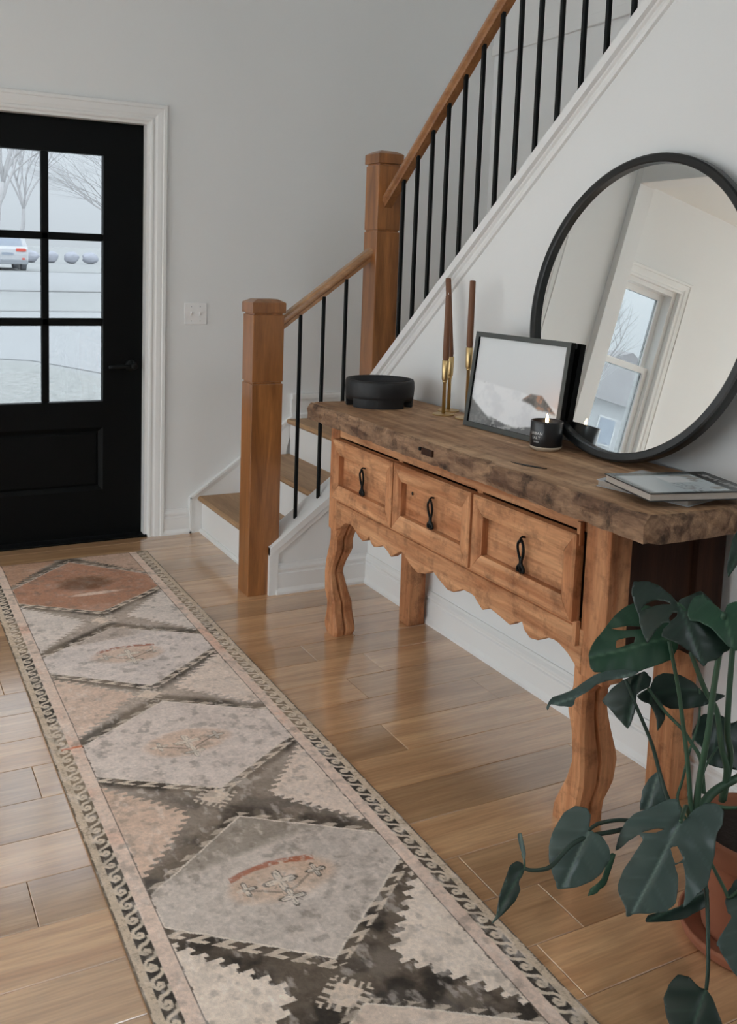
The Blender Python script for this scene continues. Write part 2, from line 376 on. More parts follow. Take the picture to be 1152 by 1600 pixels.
rows = [1.26-w_*k for k in range(9, 0, -1)] + ROWS + [3.525+w_*k for k in range(1, 7)]
rows.append(YW-.001); OFF = 9
for i in range(len(rows)-1):
    k = i-OFF
    y0, y1 = rows[i], rows[i+1]
    if y1-y0 < .01: continue
    xr = 1.99 if y0 < 3.57 else 1.60
    xl = -.9
    js = list(JOINTS.get(k, []))
    base = js[0] if js else random.uniform(-.6, 1.8)
    x = base
    while x > xl: x -= random.uniform(1.1, 1.7); js.append(x)
    x = base
    while x < xr: x += random.uniform(1.1, 1.7); js.append(x)
    js = sorted({j for j in js if xl+.12 < j < xr-.12}); ed = [xl]+js+[xr]
    for a, b in zip(ed, ed[1:]): plank(a, b, y0, y1).build('plank', M['floor'], floor)
rest = MB()
for y in np.arange(-2.4, YW-.16, .163): rest.add(*(lambda q: (q.v, q.f))(plank(-4.1, -.9, y, y+.163)))
for y in np.arange(-2.4, -.21, .163): rest.add(*(lambda q: (q.v, q.f))(plank(-.9, 1.97, y, y+.163)))
o = rest.build('plank_field', M['floor'], floor); o['kind'] = 'stuff'

# ---------------------------------------------------------------- baseboards
BB = [(0, 0), (.026, 0), (.026, .010), (.019, .022), (.017, .026), (.017, .088), (.013, .092), (.013, .098), (.016, .104), (.016, .112), (.009, .122), (.006, .130), (0, .130)]
tag(MB().sweep(BB, (XW, 3.57, 0), (XW, -2.5, 0), (-1, 0, 0)).build('baseboard_right', M['trim']), 'white moulded baseboard behind the console table', 'baseboard', kind='structure')
tag(MB().sweep(BB, (1.545, YE, 0), (XW, YE, 0), (0, -1, 0)).build('baseboard_knee', M['trim']), 'white moulded baseboard on the knee wall', 'baseboard', kind='structure')
tag(MB().sweep(BB, (1.349, YW, 0), (1.50, YW, 0), (0, -1, 0)).build('baseboard_front', M['trim']), 'short white baseboard between door casing and steps', 'baseboard', kind='structure')
tag(MB().sweep(BB, (XP1, YW, 0), (.216, YW, 0), (0, -1, 0)).build('baseboard_front_left', M['trim']), 'white baseboard left of the entry door', 'baseboard', kind='structure')

# ---------------------------------------------------------------- door, jamb, casing
CW = .082
cprof = [(0, 0), (.012, 0), (.015, .006), (.015, .014), (.011, .018), (.013, .026), (.017, .034), (.019, .052), (.019, .060), (.024, .064), (.024, .078), (.018, CW), (0, CW)]
def casing(name, x0, x1, z1, zb, label):
    t = MB(); n = len(cprof)
    path = [((x1, zb), (1, 0)), ((x1, z1), (1, 1)), ((x0, z1), (-1, 1)), ((x0, zb), (-1, 0))]
    secs = [[(px+dx*b, YW-a, pz+dz*b) for a, b in cprof] for (px, pz), (dx, dz) in path]
    t.loft(secs)
    return tag(t.build(name, M['trim']), label, 'door casing', kind='structure')
casing('trim_1', DX0-.002, DX1+.002, DZ+.0, 0, 'white moulded casing around the entry door')
jb = MB(); jb.box(DX1-.014, DX1, YW, YW+.16, 0, DZ); jb.box(DX0, DX0+.014, YW, YW+.16, 0, DZ); jb.box(DX0+.014, DX1-.014, YW, YW+.16, DZ-.014, DZ)
jb.box(DX1-.026, DX1-.014, YW+.1, YW+.13, 0, DZ-.014); jb.box(DX0+.014, DX0+.026, YW+.1, YW+.13, 0, DZ-.014); jb.box(DX0+.026, DX1-.026, YW+.1, YW+.13, DZ-.026, DZ-.014)
tag(jb.build('trim_2', M['trim']), 'white entry door jamb', 'door jamb', kind='structure')
tag(MB().box(DX0, DX1, YW-.01, YW+.2, 0, .012).build('trim_3', M['black_door'], bevel=.004), 'black entry door threshold', 'threshold', kind='structure')

door = thing('door_1', (.785, 4.66, 0), 'black entry door with six glass panes and one raised panel', 'door', kind='structure')
dy0, dy1 = 4.640, 4.685
dl, dr = .318, 1.252
gx = [(.512, .767), (.802, 1.058)]; gz = [(.695, 1.067), (1.105, 1.478), (1.514, 1.888)]
st = MB()
st.box(dl, gx[0][0], dy0, dy1, .014, 2.045); st.box(gx[1][1], dr, dy0, dy1, .014, 2.045)
st.box(gx[0][0], gx[1][1], dy0, dy1, 1.888, 2.045); st.box(gx[0][0], gx[1][1], dy0, dy1, .014, .247); st.box(gx[0][0], gx[1][1], dy0, dy1, .565, .695)
st.build('door_frame', M['black_door'], door)
pn = MB(); pn.box(gx[0][0], gx[1][1], dy0+.014, dy1-.01, .247, .565); pn.build('lower_panel', M['black_door'], door)
pr = MB()
for (a, b, c, d) in [(gx[0][0], gx[1][1], .247, .565)]:
    q = .022
    o4 = [(a, dy0, c), (b, dy0, c), (b, dy0, d), (a, dy0, d)]; i4 = [(a+q, dy0+.013, c+q), (b-q, dy0+.013, c+q), (b-q, dy0+.013, d-q), (a+q, dy0+.013, d-q)]
    r4 = [(a+q+.012, dy0+.004, c+q+.012), (b-q-.012, dy0+.004, c+q+.012), (b-q-.012, dy0+.004, d-q-.012), (a+q+.012, dy0+.004, d-q-.012)]
    pr.add(o4+i4+r4, [(k, (k+1) % 4, 4+(k+1) % 4, 4+k) for k in range(4)]+[(4+k, 4+(k+1) % 4, 8+(k+1) % 4, 8+k) for k in range(4)]+[(8, 9, 10, 11)])
pr.build('panel_moulding', M['black_door'], door)
MB().box(.767, .802, dy0+.006, dy1-.006, .695, 1.888).build('muntin', M['black_door'], door, bevel=.005)
for z0, z1 in ((1.067, 1.105), (1.478, 1.514)):
    MB().box(gx[0][0], gx[1][1], dy0+.006, dy1-.006, z0, z1).build('muntin', M['black_door'], door, bevel=.005)
for a, b in gx:
    for c, d in gz: MB().box(a, b, dy0+.020, dy0+.024, c, d).build('pane', M['pane'], door)
hd = MB()
hd.loft([[(1.196+r*math.cos(t), y, .872+r*math.sin(t)) for t in np.linspace(0, 2*math.pi, 24, endpoint=False)] for r, y in ((.030, dy0), (.030, dy0-.008), (.026, dy0-.011), (.011, dy0-.012), (.011, dy0-.05), (.017, dy0-.052), (.017, dy0-.066), (.012, dy0-.07))])
h1 = hd.build('door_handle', M['iron'], door, smooth=True)
reg(h1)
MB().tube([(1.196, dy0-.058, .872), (1.15, dy0-.058, .872), (1.10, dy0-.056, .870), (1.075, dy0-.054, .868)], [.011, .010, .009, .008], 10).build('lever', M['iron'], h1, smooth=True)

# light switch
sw = thing('light_switch', (1.51, YW, 1.079), 'white double light switch plate right of the black door', 'light switch')
MB().box(1.452, 1.568, YW-.0075, YW-.0002, 1.079, 1.189).build('plate', M['plate'], sw, bevel=.003)
for x in (1.487, 1.533):
    MB().box(x-.006, x+.006, YW-.0090, YW-.007, 1.120, 1.148).build('slot', M['trim'], sw)
    MB().prism([(YW-.008, 1.127), (YW-.022, 1.140), (YW-.021, 1.147), (YW-.008, 1.143)], 'x', x-.0035, x+.0035).build('toggle', M['plate'], sw)
    for z in (1.098, 1.170):
        MB().loft([[(x+.0028*math.cos(t), y, z+.0028*math.sin(t)) for t in np.linspace(0, 6.283, 10, endpoint=False)] for y in (YW-.007, YW-.0088)]).build('screw', M['book_grey'], sw)

# ---------------------------------------------------------------- windows (side room, seen in the mirror; unseen upper foyer one added for light; side wall)
def double_hung(name, x0, x1, z0, z1, pane, label, cas=True):
    y = YW
    t = thing(name, ((x0+x1)/2, y, z0), label, 'window', kind='structure')
    f = MB(); fr = .03
    f.box(x0, x0+fr, y+.02, y+.15, z0, z1); f.box(x1-fr, x1, y+.02, y+.15, z0, z1); f.box(x0+fr, x1-fr, y+.02, y+.15, z1-fr, z1); f.box(x0+fr, x1-fr, y+.02, y+.15, z0, z0+fr)
    f.build('frame', M['trim'], t)
    zm = (z0+z1)/2+.09 if cas else (z0+z1)/2
    zm = 1.51 if z0 < 1.51 < z1 and cas else zm
    s = .035
    for nm, a, b, yy in (('upper_sash', zm-.02, z1-fr, y+.09), ('lower_sash', z0+fr, zm+.02, y+.05)):
        q = MB(); q.box(x0+fr, x0+fr+s, yy, yy+.035, a, b); q.box(x1-fr-s, x1-fr, yy, yy+.035, a, b); q.box(x0+fr+s, x1-fr-s, yy, yy+.035, b-.04, b); q.box(x0+fr+s, x1-fr-s, yy, yy+.035, a, a+.04)
        so = q.build(nm, M['trim'], t)
        MB().box(x0+fr+s, x1-fr-s, yy+.015, yy+.019, a+.04, b-.04).build('pane', pane, so)
    if cas:
        secs = [[(px+dx*b, y-a, pz+dz*b) for a, b in cprof] for (px, pz), (dx, dz) in [((x1, z0), (1, 0)), ((x1, z1), (1, 1)), ((x0, z1), (-1, 1)), ((x0, z0), (-1, 0))]]
        MB().loft(secs).build('casing', M['trim'], t)
        MB().box(x0-.1, x1+.1, y-.05, y+.03, z0-.03, z0).build('sill', M['trim'], t, bevel=.004)
        MB().box(x0-.08, x1+.08, y-.016, y, z0-.1, z0-.03).build('apron', M['trim'], t, bevel=.003)
    return t
double_hung('window_1', WX0, WX1, WZ0, WZ1, M['pane'], 'white double-hung side room window seen in the round mirror')
double_hung('window_2', -3.9, -1.75, .40, 2.30, M['clear'], 'added unseen wide side room window in the front wall, lights the foyer')  # added out of view to bring more daylight into the foyer
double_hung('window_3', UPW[0], UPW[1], UPW[2], UPW[3], M['clear'], 'added unseen upper foyer window above the entry door, lights the upper walls')
for k, h in enumerate(LH):
    t = thing('window_%d' % (4+k), (-4.15, (h[0]+h[1])/2, h[2]), 'wide white window in the side room wall, %s' % ('the rearmost, added to light the front wall', 'the middle one', 'the one nearest the front')[k], 'window', kind='structure')
    f = MB(); f.box(-4.28, -4.16, h[0], h[0]+.05, h[2], h[3]); f.box(-4.28, -4.16, h[1]-.05, h[1], h[2], h[3]); f.box(-4.28, -4.16, h[0], h[1], h[2], h[2]+.05); f.box(-4.28, -4.16, h[0], h[1], h[3]-.05, h[3])
    f.box(-4.24, -4.2, (h[0]+h[1])/2-.02, (h[0]+h[1])/2+.02, h[2], h[3]); f.build('frame', M['trim'], t)
    MB().box(-4.225, -4.221, h[0]+.05, h[1]-.05, h[2]+.05, h[3]-.05).build('pane', M['clear'], t)

for k, h in enumerate(RH):
    t = thing('window_%d' % (7+k), ((h[0]+h[1])/2, -2.5, h[2]), 'added unseen high rear window behind the viewer, brightens the front wall', 'window', kind='structure')
    f = MB(); f.box(h[0], h[0]+.05, -2.63, -2.52, h[2], h[3]); f.box(h[1]-.05, h[1], -2.63, -2.52, h[2], h[3]); f.box(h[0], h[1], -2.63, -2.52, h[2], h[2]+.05); f.box(h[0], h[1], -2.63, -2.52, h[3]-.05, h[3])
    f.box((h[0]+h[1])/2-.02, (h[0]+h[1])/2+.02, -2.6, -2.56, h[2], h[3]); f.build('frame', M['trim'], t)
    MB().box(h[0]+.05, h[1]-.05, -2.58, -2.576, h[2]+.05, h[3]-.05).build('pane', M['clear'], t)

# ================================================================== STAIRS
RISE = .192
NX = [1.53, 1.775, 2.02]
stair = thing('staircase', (1.55, 4.08, 0), 'L-shaped stairs with oak treads and white risers rising to a landing', 'staircase')
for k in range(2):
    z = RISE*(k+1); x0, x1 = NX[k], NX[k+1]+.03
    ya = 3.690 if k == 0 else 3.675
    prof = [(x0, z-.014), (x0+.004, z-.006), (x0+.012, z), (x1, z), (x1, z-.028), (x0+.012, z-.028), (x0+.004, z-.022)]
    MB().prism(prof, 'y', ya, YW-.019).build('tread', M['tread'], stair, smooth=False)
    MB().box(x0+.024, x0+.042, ya, YW-.019, z-RISE, z-.028).build('riser', M['trim'], stair)
MB().box(NX[2]+.024, NX[2]+.042, 3.675, YW-.019, 2*RISE, 3*RISE-.028).build('riser', M['trim'], stair)
z = 3*RISE
MB().prism([(NX[2], z-.014), (NX[2]+.004, z-.006), (NX[2]+.012, z), (XF-.001, z), (XF-.001, z-.028), (NX[2]+.012, z-.028), (NX[2]+.004, z-.022)], 'y', 3.675, YW-.019).build('landing', M['tread'], stair)
MB().sweep([(0, 0), (.014, 0), (.014, .012), (.006, .02), (0, .02)], (NX[0]+.024, YW-.02, 0), (NX[0]+.024, 3.70, 0), (-1, 0, 0)).build('shoe_moulding', M['trim'], stair)
# upper flight, rising towards the viewer
ny = 3.60; run = RISE/.819
for k in range(11):
    z = RISE*(4+k); y1 = ny-run*k
    MB().box(2.10, XF-.001, y1-run-.0, y1+.025, z-.028, z).build('tread', M['tread'], stair, bevel=.006)
    MB().box(2.10, XF-.001, y1-.018, y1, z-RISE, z-.028).build('riser', M['trim'], stair)

# wall skirt boards along the lower steps and the landing baseboard
SK = lambda x: .188+.705*(x-1.487)
sk = MB()
sk.prism([(1.487, 0), (1.487, SK(1.487)), (2.05, SK(2.05)), (2.05, .709), (XF, .709), (XF, .5), (2.05, .5), (2.0, .3), (1.56, 0)], 'y', YW-.017, YW)
sk.build('skirt_board', M['trim'], stair)
edge = MB()
path = [Vector((1.487, YW-.017, 0.0)), Vector((1.487, YW-.017, SK(1.487))), Vector((2.05, YW-.017, SK(2.05)))]
for a, b in zip(path, path[1:]):
    t = (b-a).normalized(); nrm = Vector((-t.z, 0, t.x)) * -1
    edge.sweep([(0, 0), (0, .009), (.010, .009), (.016, .006), (.03, .002), (.03, 0)], a, b, (-t.cross(Vector((0, 1, 0)))).normalized() if False else Vector((t.z, 0, -t.x)), (0, -1, 0))
edge.build('skirt_moulding', M['trim'], stair)
lb = [(0, 0), (.012, 0), (.010, .02), (.006, .028), (0, .028)]
MB().sweep(lb, (2.05, YW-.017, .681), (XF, YW-.017, .681), (0, -1, 0)).build('landing_moulding', M['trim'], stair)
MB().sweep(lb, (2.05, YW-.017, 3*RISE), (XF, YW-.017, 3*RISE), (0, -1, 0)).build('shoe_moulding', M['trim'], stair)

# knee wall cap and side band
kc = MB()
def kcap(x): return KZ(x)
kc.loft([[(1.512, 3.553, 0), (1.552, 3.553, 0), (1.552, YE+.001, 0), (1.512, YE+.001, 0)],
         [(1.512, 3.553, KZ(1.518)), (1.552, 3.553, KZ(1.552)-.010), (1.552, YE+.001, KZ(1.552)-.010), (1.512, YE+.001, KZ(1.518))]])
kc.build('cap_leg', M['trim'], stair)
cp = MB()
cp.loft([[(x, 3.548, KZ(x)-.032), (x, 3.548, KZ(x)), (x, 3.675, KZ(x)+.01), (x, 3.675, KZ(x)-.032)] for x in (1.512, XW+.03)])
cp.build('wall_cap', M['trim'], stair)
cm = MB(); cm.loft([[(x, 3.557, KZ(x)-.062), (x, 3.554, KZ(x)-.032), (x, YE, KZ(x)-.032), (x, YE, KZ(x)-.062)] for x in (1.552, XW)]); cm.build('cap_moulding', M['trim'], stair)
ks = MB(); ks.loft([[(x, 3.675, max(0, KZ(x)-.3)), (x, 3.675, KZ(x)), (x, 3.683, KZ(x)), (x, 3.683, max(0, KZ(x)-.3))] for x in (1.57, XW)]); ks.build('inner_skirt', M['trim'], stair)
# upper stringer cap
ya, yb = 3.575, 1.06
uc = MB(); uc.loft([[(1.958, y, CAPZ(y)-.040), (1.958, y, CAPZ(y)-.004), (1.962, y, CAPZ(y)), (2.095, y, CAPZ(y)), (2.095, y, CAPZ(y)-.042)] for y in (ya, yb)])
uc.build('stringer_cap', M['trim'], stair)
um = MB(); um.loft([[(1.975, y, CAPZ(y)-.040), (1.975, y, CAPZ(y)-.050), (1.982, y, CAPZ(y)-.056), (1.978, y, CAPZ(y)-.072), (1.981, y, CAPZ(y)-.084), (XW, y, CAPZ(y)-.086), (XW, y, CAPZ(y)-.042)] for y in (ya, yb)])
um.build('stringer_moulding', M['trim'], stair)
us = MB(); us.prism([(3.575, 0.5), (3.575, CAPZ(3.575)-.04), (1.06, CAPZ(1.06)-.04), (1.06, CAPZ(1.06)-.5), (3.0, .5)], 'x', XW+.1, XW+.106); us.build('inner_stringer', M['trim'], stair)

# trim of the far stairwell wall
tag(MB().box(XF-.022, XF, -2.4, YW-.001, 2.612, 2.668).build('trim_4', M['trim'], bevel=.003), 'white horizontal band on the stairwell wall', 'trim', kind='structure')
tag(MB().box(XF-.012, XF, -2.4, YW-.001, 2.668, ZC).build('trim_5', M['trim']), 'white upper panel above the stairwell band', 'trim', kind='structure')

# ---------------------------------------------------------------- newel posts, handrails, balusters
def newel(parent, x0, x1, y0, y1, zb, zt, zg, cap):
    q = MB(); q.box(x0, x1, y0, y1, zb, zg-.004); q.box(x0+.005, x1-.005, y0+.005, y1-.005, zg-.005, zg+.005)
    p = q.build('newel_post', M['oak'], parent, bevel=.003)
    MB().box(x0, x1, y0, y1, zg+.004, zt-.012).build('post_block', M['oak'], p, bevel=.003)
    c = MB(); cx, cy = (x0+x1)/2, (y0+y1)/2
    c.box(x0+.006, x1-.006, y0+.006, y1-.006, zt-.013, zt-.003)
    e = .005; h = cap
    lo = [(x0-e, y0-e), (x1+e, y0-e), (x1+e, y1+e), (x0-e, y1+e)]
    hi = [(cx+(a-cx)*.62, cy+(b-cy)*.62) for a, b in lo]
    c.loft([[(*a, zt-.004) for a in lo], [(*a, zt+h) for a in lo], [(*a, zt+h+.014) for a in hi]])
    c.build('post_cap', M['oak'], p, bevel=.002)
    return p
def rail(parent, name, p0, p1, m, wd=.029, ht=.058):
    p0, p1 = Vector(p0), Vector(p1); t = (p1-p0).normalized(); side = Vector((0, 0, 1)).cross(t).normalized()
    prof = [(-wd*.62, 0), (-wd*.62, .016), (-wd*.95, .026), (-wd, .036), (-wd*.9, .048), (-wd*.55, ht), (wd*.55, ht), (wd*.9, .048), (wd, .036), (wd*.95, .026), (wd*.62, .016), (wd*.62, 0)]
    return MB().sweep(prof, p0, p1, side, (0, 0, 1)).build(name, m, parent)

lr = thing('stair_railing', (1.49, 3.63, 0), 'short lower stair railing with oak newel post and three black iron balusters', 'stair railing')
newel(lr, 1.422, 1.560, 3.571, 3.686, 0, 1.200, .907, .038)
RZ = lambda x: 1.116+.728*(x-1.56)
rail(lr, 'handrail', (1.555, 3.628, RZ(1.555)), (1.985, 3.628, RZ(1.985)), M['oak_x'])
for x in (1.650, 1.757, 1.862):
    s = .0068
    MB().box(x-s, x+s, 3.610-s, 3.610+s, KZ(x)-.01, RZ(x)+.006).build('baluster', M['iron'], lr, bevel=.0015, seg=1)
ur = thing('stair_railing', (2.03, 3.63, .55), 'long upper stair railing with tall oak newel post and rising iron balusters', 'stair railing')
newel(ur, 1.980, 2.094, 3.571, 3.686, .3, 1.842, 1.553, .036)
UZ = lambda y: 1.752+.835*(3.45-y)
rail(ur, 'handrail', (2.03, 3.60, UZ(3.60)), (2.03, 1.2, UZ(1.2)), M['oak_y'], ht=.064)
for k in range(21):
    y = 3.445-.1065*k; s = .0072
    if y < 1.25: break
    MB().box(2.03-s, 2.03+s, y-s, y+s, CAPZ(y)-.02, UZ(y)+.006).build('baluster', M['iron'], ur, bevel=.0015, seg=1)

#@@PART2
# ================================================================== RUG
def vnoise(x, y, seed=0):
    xi = np.floor(x).astype(int); yi = np.floor(y).astype(int); fx = x-xi; fy = y-yi
    fx = fx*fx*(3-2*fx); fy = fy*fy*(3-2*fy)
    def h(a, b):
        n = (a*374761393 + b*668265263 + seed*974711) & 0x7fffffff
        n = ((n ^ (n >> 13))*1274126177) & 0x7fffffff
        return ((n ^ (n >> 16)) & 0xffff)/65535.
    return (h(xi, yi)*(1-fx)+h(xi+1, yi)*fx)*(1-fy)+(h(xi, yi+1)*(1-fx)+h(xi+1, yi+1)*fx)*fy
def fbm(x, y, seed=0, octv=4):
    r = 0; a = .5; t = 0
    for k in range(octv): r = r+a*vnoise(x*2**k, y*2**k, seed+k*17); t += a; a *= .55
    return r/t
def sstep(a, b, x): t = np.clip((x-a)/(b-a), 0, 1); return t*t*(3-2*t)
def mixc(c, col, k): return c*(1-k[..., None])+np.array(col)*k[..., None]

RX0, RX1, RY1, RY0 = .445, 1.200, 4.335, .93
RW = RX1-RX0
def rug_colour(s, t):
    B = lambda r, g, b: np.array(lin((r, g, b)))
    s0, t0_ = s, t
    s = s+.0035*(fbm(s0*55, t0_*55, 61)-.5); t = t+.007*(fbm(s0*60, t0_*40, 62)-.5)+.010*(fbm(s0*7, t0_*7, 63)-.5)
    n1 = fbm(s*9, t*9, 1); n2 = fbm(s*40, t*40, 2); n3 = fbm(s*160, t*160, 3); nh = fbm(s*6, t*60, 4)
    beige, pink, rust, dark, pale, peach = B(206, 192, 178), B(210, 190, 176), B(176, 118, 90), B(50, 47, 44), B(222, 212, 202), B(204, 172, 150)
    MED = [(.05, .335, .51, .722), (.895, 1.085, 1.215, 1.437), (1.556, 1.745, 1.92, 2.108), (2.245, 2.452, 2.56, 2.790), (2.915, 3.10, 3.25, 3.46)]
    sc = .3775; HW = .290
    ds = np.abs(s-sc)
    c = np.zeros(s.shape+(3,)) + dark
    d = np.full(s.shape, -1.0); which = np.full(s.shape, -1)
    for i, (a, b, e, f) in enumerate(MED):
        w = np.where(t < b, HW*(t-a)/(b-a), np.where(t > e, HW*(f-t)/(f-e), HW))
        g = np.where((t >= b) & (t <= e), 1.0, .62)
        di = (w-ds)*g; up = di > d; d = np.where(up, di, d); which = np.where(up, i, which)
    # side triangles, stepped outlines
    tri = np.zeros(s.shape); tr_d = np.full(s.shape, -1.0)
    for i in range(-1, len(MED)):
        e = MED[i][2] if i >= 0 else -.30; b = MED[i+1][1] if i+1 < len(MED) else 3.9
        thick = [.02, .040, .045, .050, .048, .05][i+1]; apx = [.06, .085, .07, .115, .115, .12][i+1]
        t0, t1 = e+thick, b-thick*1.05; mid = (t0+t1)/2; half = (t1-t0)/2
        q = (.027 if i == 3 else .020); jag = ((.010 if i == 3 else .022)*(fbm(s*90, t*90, 9)-.5))
        tt = np.floor((np.abs(t-mid))/q)*q+q*.5
        lim = apx+(HW+.01-apx)*np.clip(tt/half, 0, 2) - .010*(np.floor((np.abs(t-mid)/q-np.floor(np.abs(t-mid)/q))*2))
        ins = (np.abs(t-mid) < half) & (ds+jag > lim)
        tri = np.where(ins, i+2, tri)
    fade = sstep(.35, .62, fbm(s*14, t*14, 21))
    # dark ground, partly worn through
    c = mixc(c, B(118, 106, 94), .55*fade + .25*n2)
    worn = 1-sstep(2.15, 2.6, t)
    c = mixc(c, B(140, 128, 116), np.clip(worn*.45*(.30+fade), 0, .85))
    far = sstep(.032, .066, -d)*(1-.72*sstep(1.98, 2.16, t)-.28*sstep(2.3, 2.6, t))
    c = mixc(c, B(190, 176, 164), np.clip(far*(.55+.6*fbm(s*30, t*30, 91)), 0, .92)*.8)
    # side triangle colours
    for k, col in ((1, B(176, 142, 120)), (2, B(206, 196, 188)), (3, B(204, 182, 166)), (4, B(202, 178, 160)), (5, B(220, 206, 192)), (6, B(212, 196, 180))):
        base = np.array(col)*(.86+.28*n1[..., None])
        right = sstep(-.05, .05, s-sc)
        base2 = mixc(base, pale*.97, right*(.55 if k in (3, 4) else .2))
        c = np.where((tri == k)[..., None], base2, c)
    # medallions
    for i, col in enumerate((B(172, 130, 108), B(206, 196, 190), B(206, 194, 186), B(192, 182, 173), B(204, 188, 174))):
        mcol = np.array(col)*(.82+.36*n1[..., None])
        mcol = mixc(mcol, B(158, 148, 138), .35*sstep(.5, .75, n2)*(1 if i in (3,) else .5)*np.ones(s.shape))
        tc = (MED[i][0]+MED[i][3])/2
        if i == 3:   # greyer wedge across its top
            wv = sstep(.0, .03, (2.40-.12*(s-.3))-t+.02*n1)*sstep(.62, .5, s)
            mcol = mixc(mcol, B(134, 124, 112), .75*wv)
        if i == 1:
            wv = sstep(0, .02, (1.02-.10*(s-.3))-t)*sstep(.5, .4, s); mcol = mixc(mcol, B(160, 144, 130), .6*wv)
        if i == 0:
            el = ((s-.385)/.13)**2+((t-.36)/.10)**2; mcol = mixc(mcol, B(104, 78, 60), .8*sstep(1.2, .3, el+.8*(n2-.5)))
            el = ((s-.40)/.12)**2+((t-.50)/.02)**2; mcol = mixc(mcol, B(222, 202, 186), .7*sstep(1.2, .3, el+.5*(n2-.5)))
        else:
            tcc = [0, 1.16, 1.835, 2.52, 3.2][i]
            el = ((s-.372)/.135)**2+((t-tcc)/.075)**2
            mcol = mixc(mcol, B(196, 158, 124), (.42 if i == 2 else .48)*sstep(1.15, .55, el+.7*(n1-.5)))
            arc = np.abs(t-(tcc-.066+.9*(s-.372)**2*2))
            k = sstep(.012, .006, arc+.006*(n2-.5))*(np.abs(s-.372) < .105)*sstep(.28, .42, n2+.1)
            if i in (1, 3): mcol = mixc(mcol, B(160, 88, 58), .85*k*sstep(.3, .5, fbm(s*70, t*70, 71)))
            # flower motifs
            for fx, fy, fr in ((.372, tcc, .040), (.290, tcc-.002, .024), (.462, tcc-.004, .024), (.376, tcc+.062, .030)):
                dx, dy = s-fx, t-fy; rr = np.hypot(dx, dy); th = np.arctan2(dy, dx)
                pet = np.cos(4*th); ins = (rr < fr*(.62+.38*pet))
                lin_ = np.abs(rr-fr*(.62+.38*pet)) < .0032
                mcol = mixc(mcol, B(212, 204, 192), .75*ins.astype(float)*(.5+n2))
                mcol = mixc(mcol, B(72, 66, 60), (.9 if i >= 3 else .5)*lin_.astype(float)*sstep(.25, .5, n2))
                ray = (np.abs(np.sin(4*th)) < .22) & (rr < fr*.8)
                mcol = mixc(mcol, B(96, 88, 80), (.6 if i >= 3 else .35)*ray.astype(float))
            for sx in (-1, 1):   # stalks
                u = (s-.372)*sx; ln = (np.abs((t-(tcc+.045))+(u*.55)) < .0035) & (u > .01) & (u < .09)
                mcol = mixc(mcol, B(92, 84, 74), .6*ln.astype(float))
        ins = (which == i) & (d > 0)
        c = np.where(ins[..., None], mcol, c)
        # pale outline
        ol = (which == i) & (d > -.001) & (d < .004)
        c = mixc(c, B(214, 204, 192), (.85 if i >= 3 else .55)*ol.astype(float))
    # hooked teeth along the medallion edges
    per = .034
    fr = (t/per + np.where(s < sc, 0, .45)) % 1
    low = np.zeros(s.shape, bool)
    for (a, b, e, f) in MED: low |= (t > e-.005) & (t < f+.02)
    tooth = (d < -.001) & (d > -.026) & ((fr < .34) | ((d < -.017) & (fr < .78)))
    upt = (d < -.001) & (d > -.018) & (fr < .5)
    field = (s > .090) & (s < .667)
    c = mixc(c, B(206, 192, 176), .88*(tooth & low & (tri == 0)).astype(float)*sstep(.2, .35, n2+.12))
    c = mixc(c, B(200, 186, 170), .70*(upt & ~low & (tri == 0)).astype(float)*sstep(.35, .5, n2+.1))
    # little diamonds where two medallions meet
    for tm in (2.883, 2.140, 1.497, .81):
        u, v = (s-.352)*.9, (t-tm); r1 = np.abs(u)+np.abs(v)
        c = mixc(c, B(214, 198, 182), .9*(r1 < .036).astype(float))
        a = np.abs(np.abs(u)-np.abs(v)); hk = (r1 > .036) & (r1 < .060) & ((a % .020) < .008)
        c = mixc(c, B(208, 194, 178), (.85 if tm > 2 else .5)*hk.astype(float))
    # ---- borders
    sb = np.minimum(s, RW-s); outer = B(196, 180, 160)
    bcol = np.zeros(s.shape+(3,)) + outer; bcol = mixc(bcol, B(120, 104, 88), .55*sstep(.55, .7, n3))
    band = (sb > .0215) & (sb < .0545)
    p = (t/.0505) % 1; q = (sb-.0215)/.033
    q = np.where(s < RW/2, q, q)
    poly = [(-.10, .98), (.10, .92), (.25, .64), (.34, .28), (.52, .08), (.76, .10), (.92, .34), (.86, .62), (.68, .66), (.60, .46), (.70, .36)]
    dist = np.full(s.shape, 9.0)
    for sh in (-1, 0, 1):
        for (ax, ay), (bx, by) in zip(poly, poly[1:]):
            ax2, bx2 = ax+sh, bx+sh
            px, py = (p-ax2)*1.5, q-ay; vx, vy = (bx2-ax2)*1.5, by-ay
            k = np.clip((px*vx+py*vy)/(vx*vx+vy*vy), 0, 1)
            dist = np.minimum(dist, np.hypot(px-k*vx, py-k*vy))
    bd = np.zeros(s.shape+(3,)) + B(62, 58, 54)
    fadeb = sstep(.45, .62, fbm(t*2.3, s*0+np.where(s < .4, 3., 8.), 31, 2))*(1-sstep(2.1, 2.4, t)*.85)
    bd = mixc(bd, B(150, 132, 112), .8*fadeb)
    bd = mixc(bd, B(206, 192, 174), .9*sstep(.15, .10, dist+.06*(n3-.5)))
    bcol = np.where(band[..., None], bd, bcol)
    pinkb = (sb >= .0545)
    pk = np.array(pink)*(.9+.2*n1[..., None])
    pk = mixc(pk, B(206, 160, 136), .5*sstep(.55, .75, fbm(t*5, s*5, 41)))
    bcol = np.where(pinkb[..., None], pk, bcol)
    line = (np.abs(sb-.0890) < .0016) | (sb < .003)
    bcol = mixc(bcol, B(70, 60, 52), .85*line.astype(float)*sstep(.15, .3, n2))
    isb = sb < .0905
    c = np.where(isb[..., None], bcol, c)
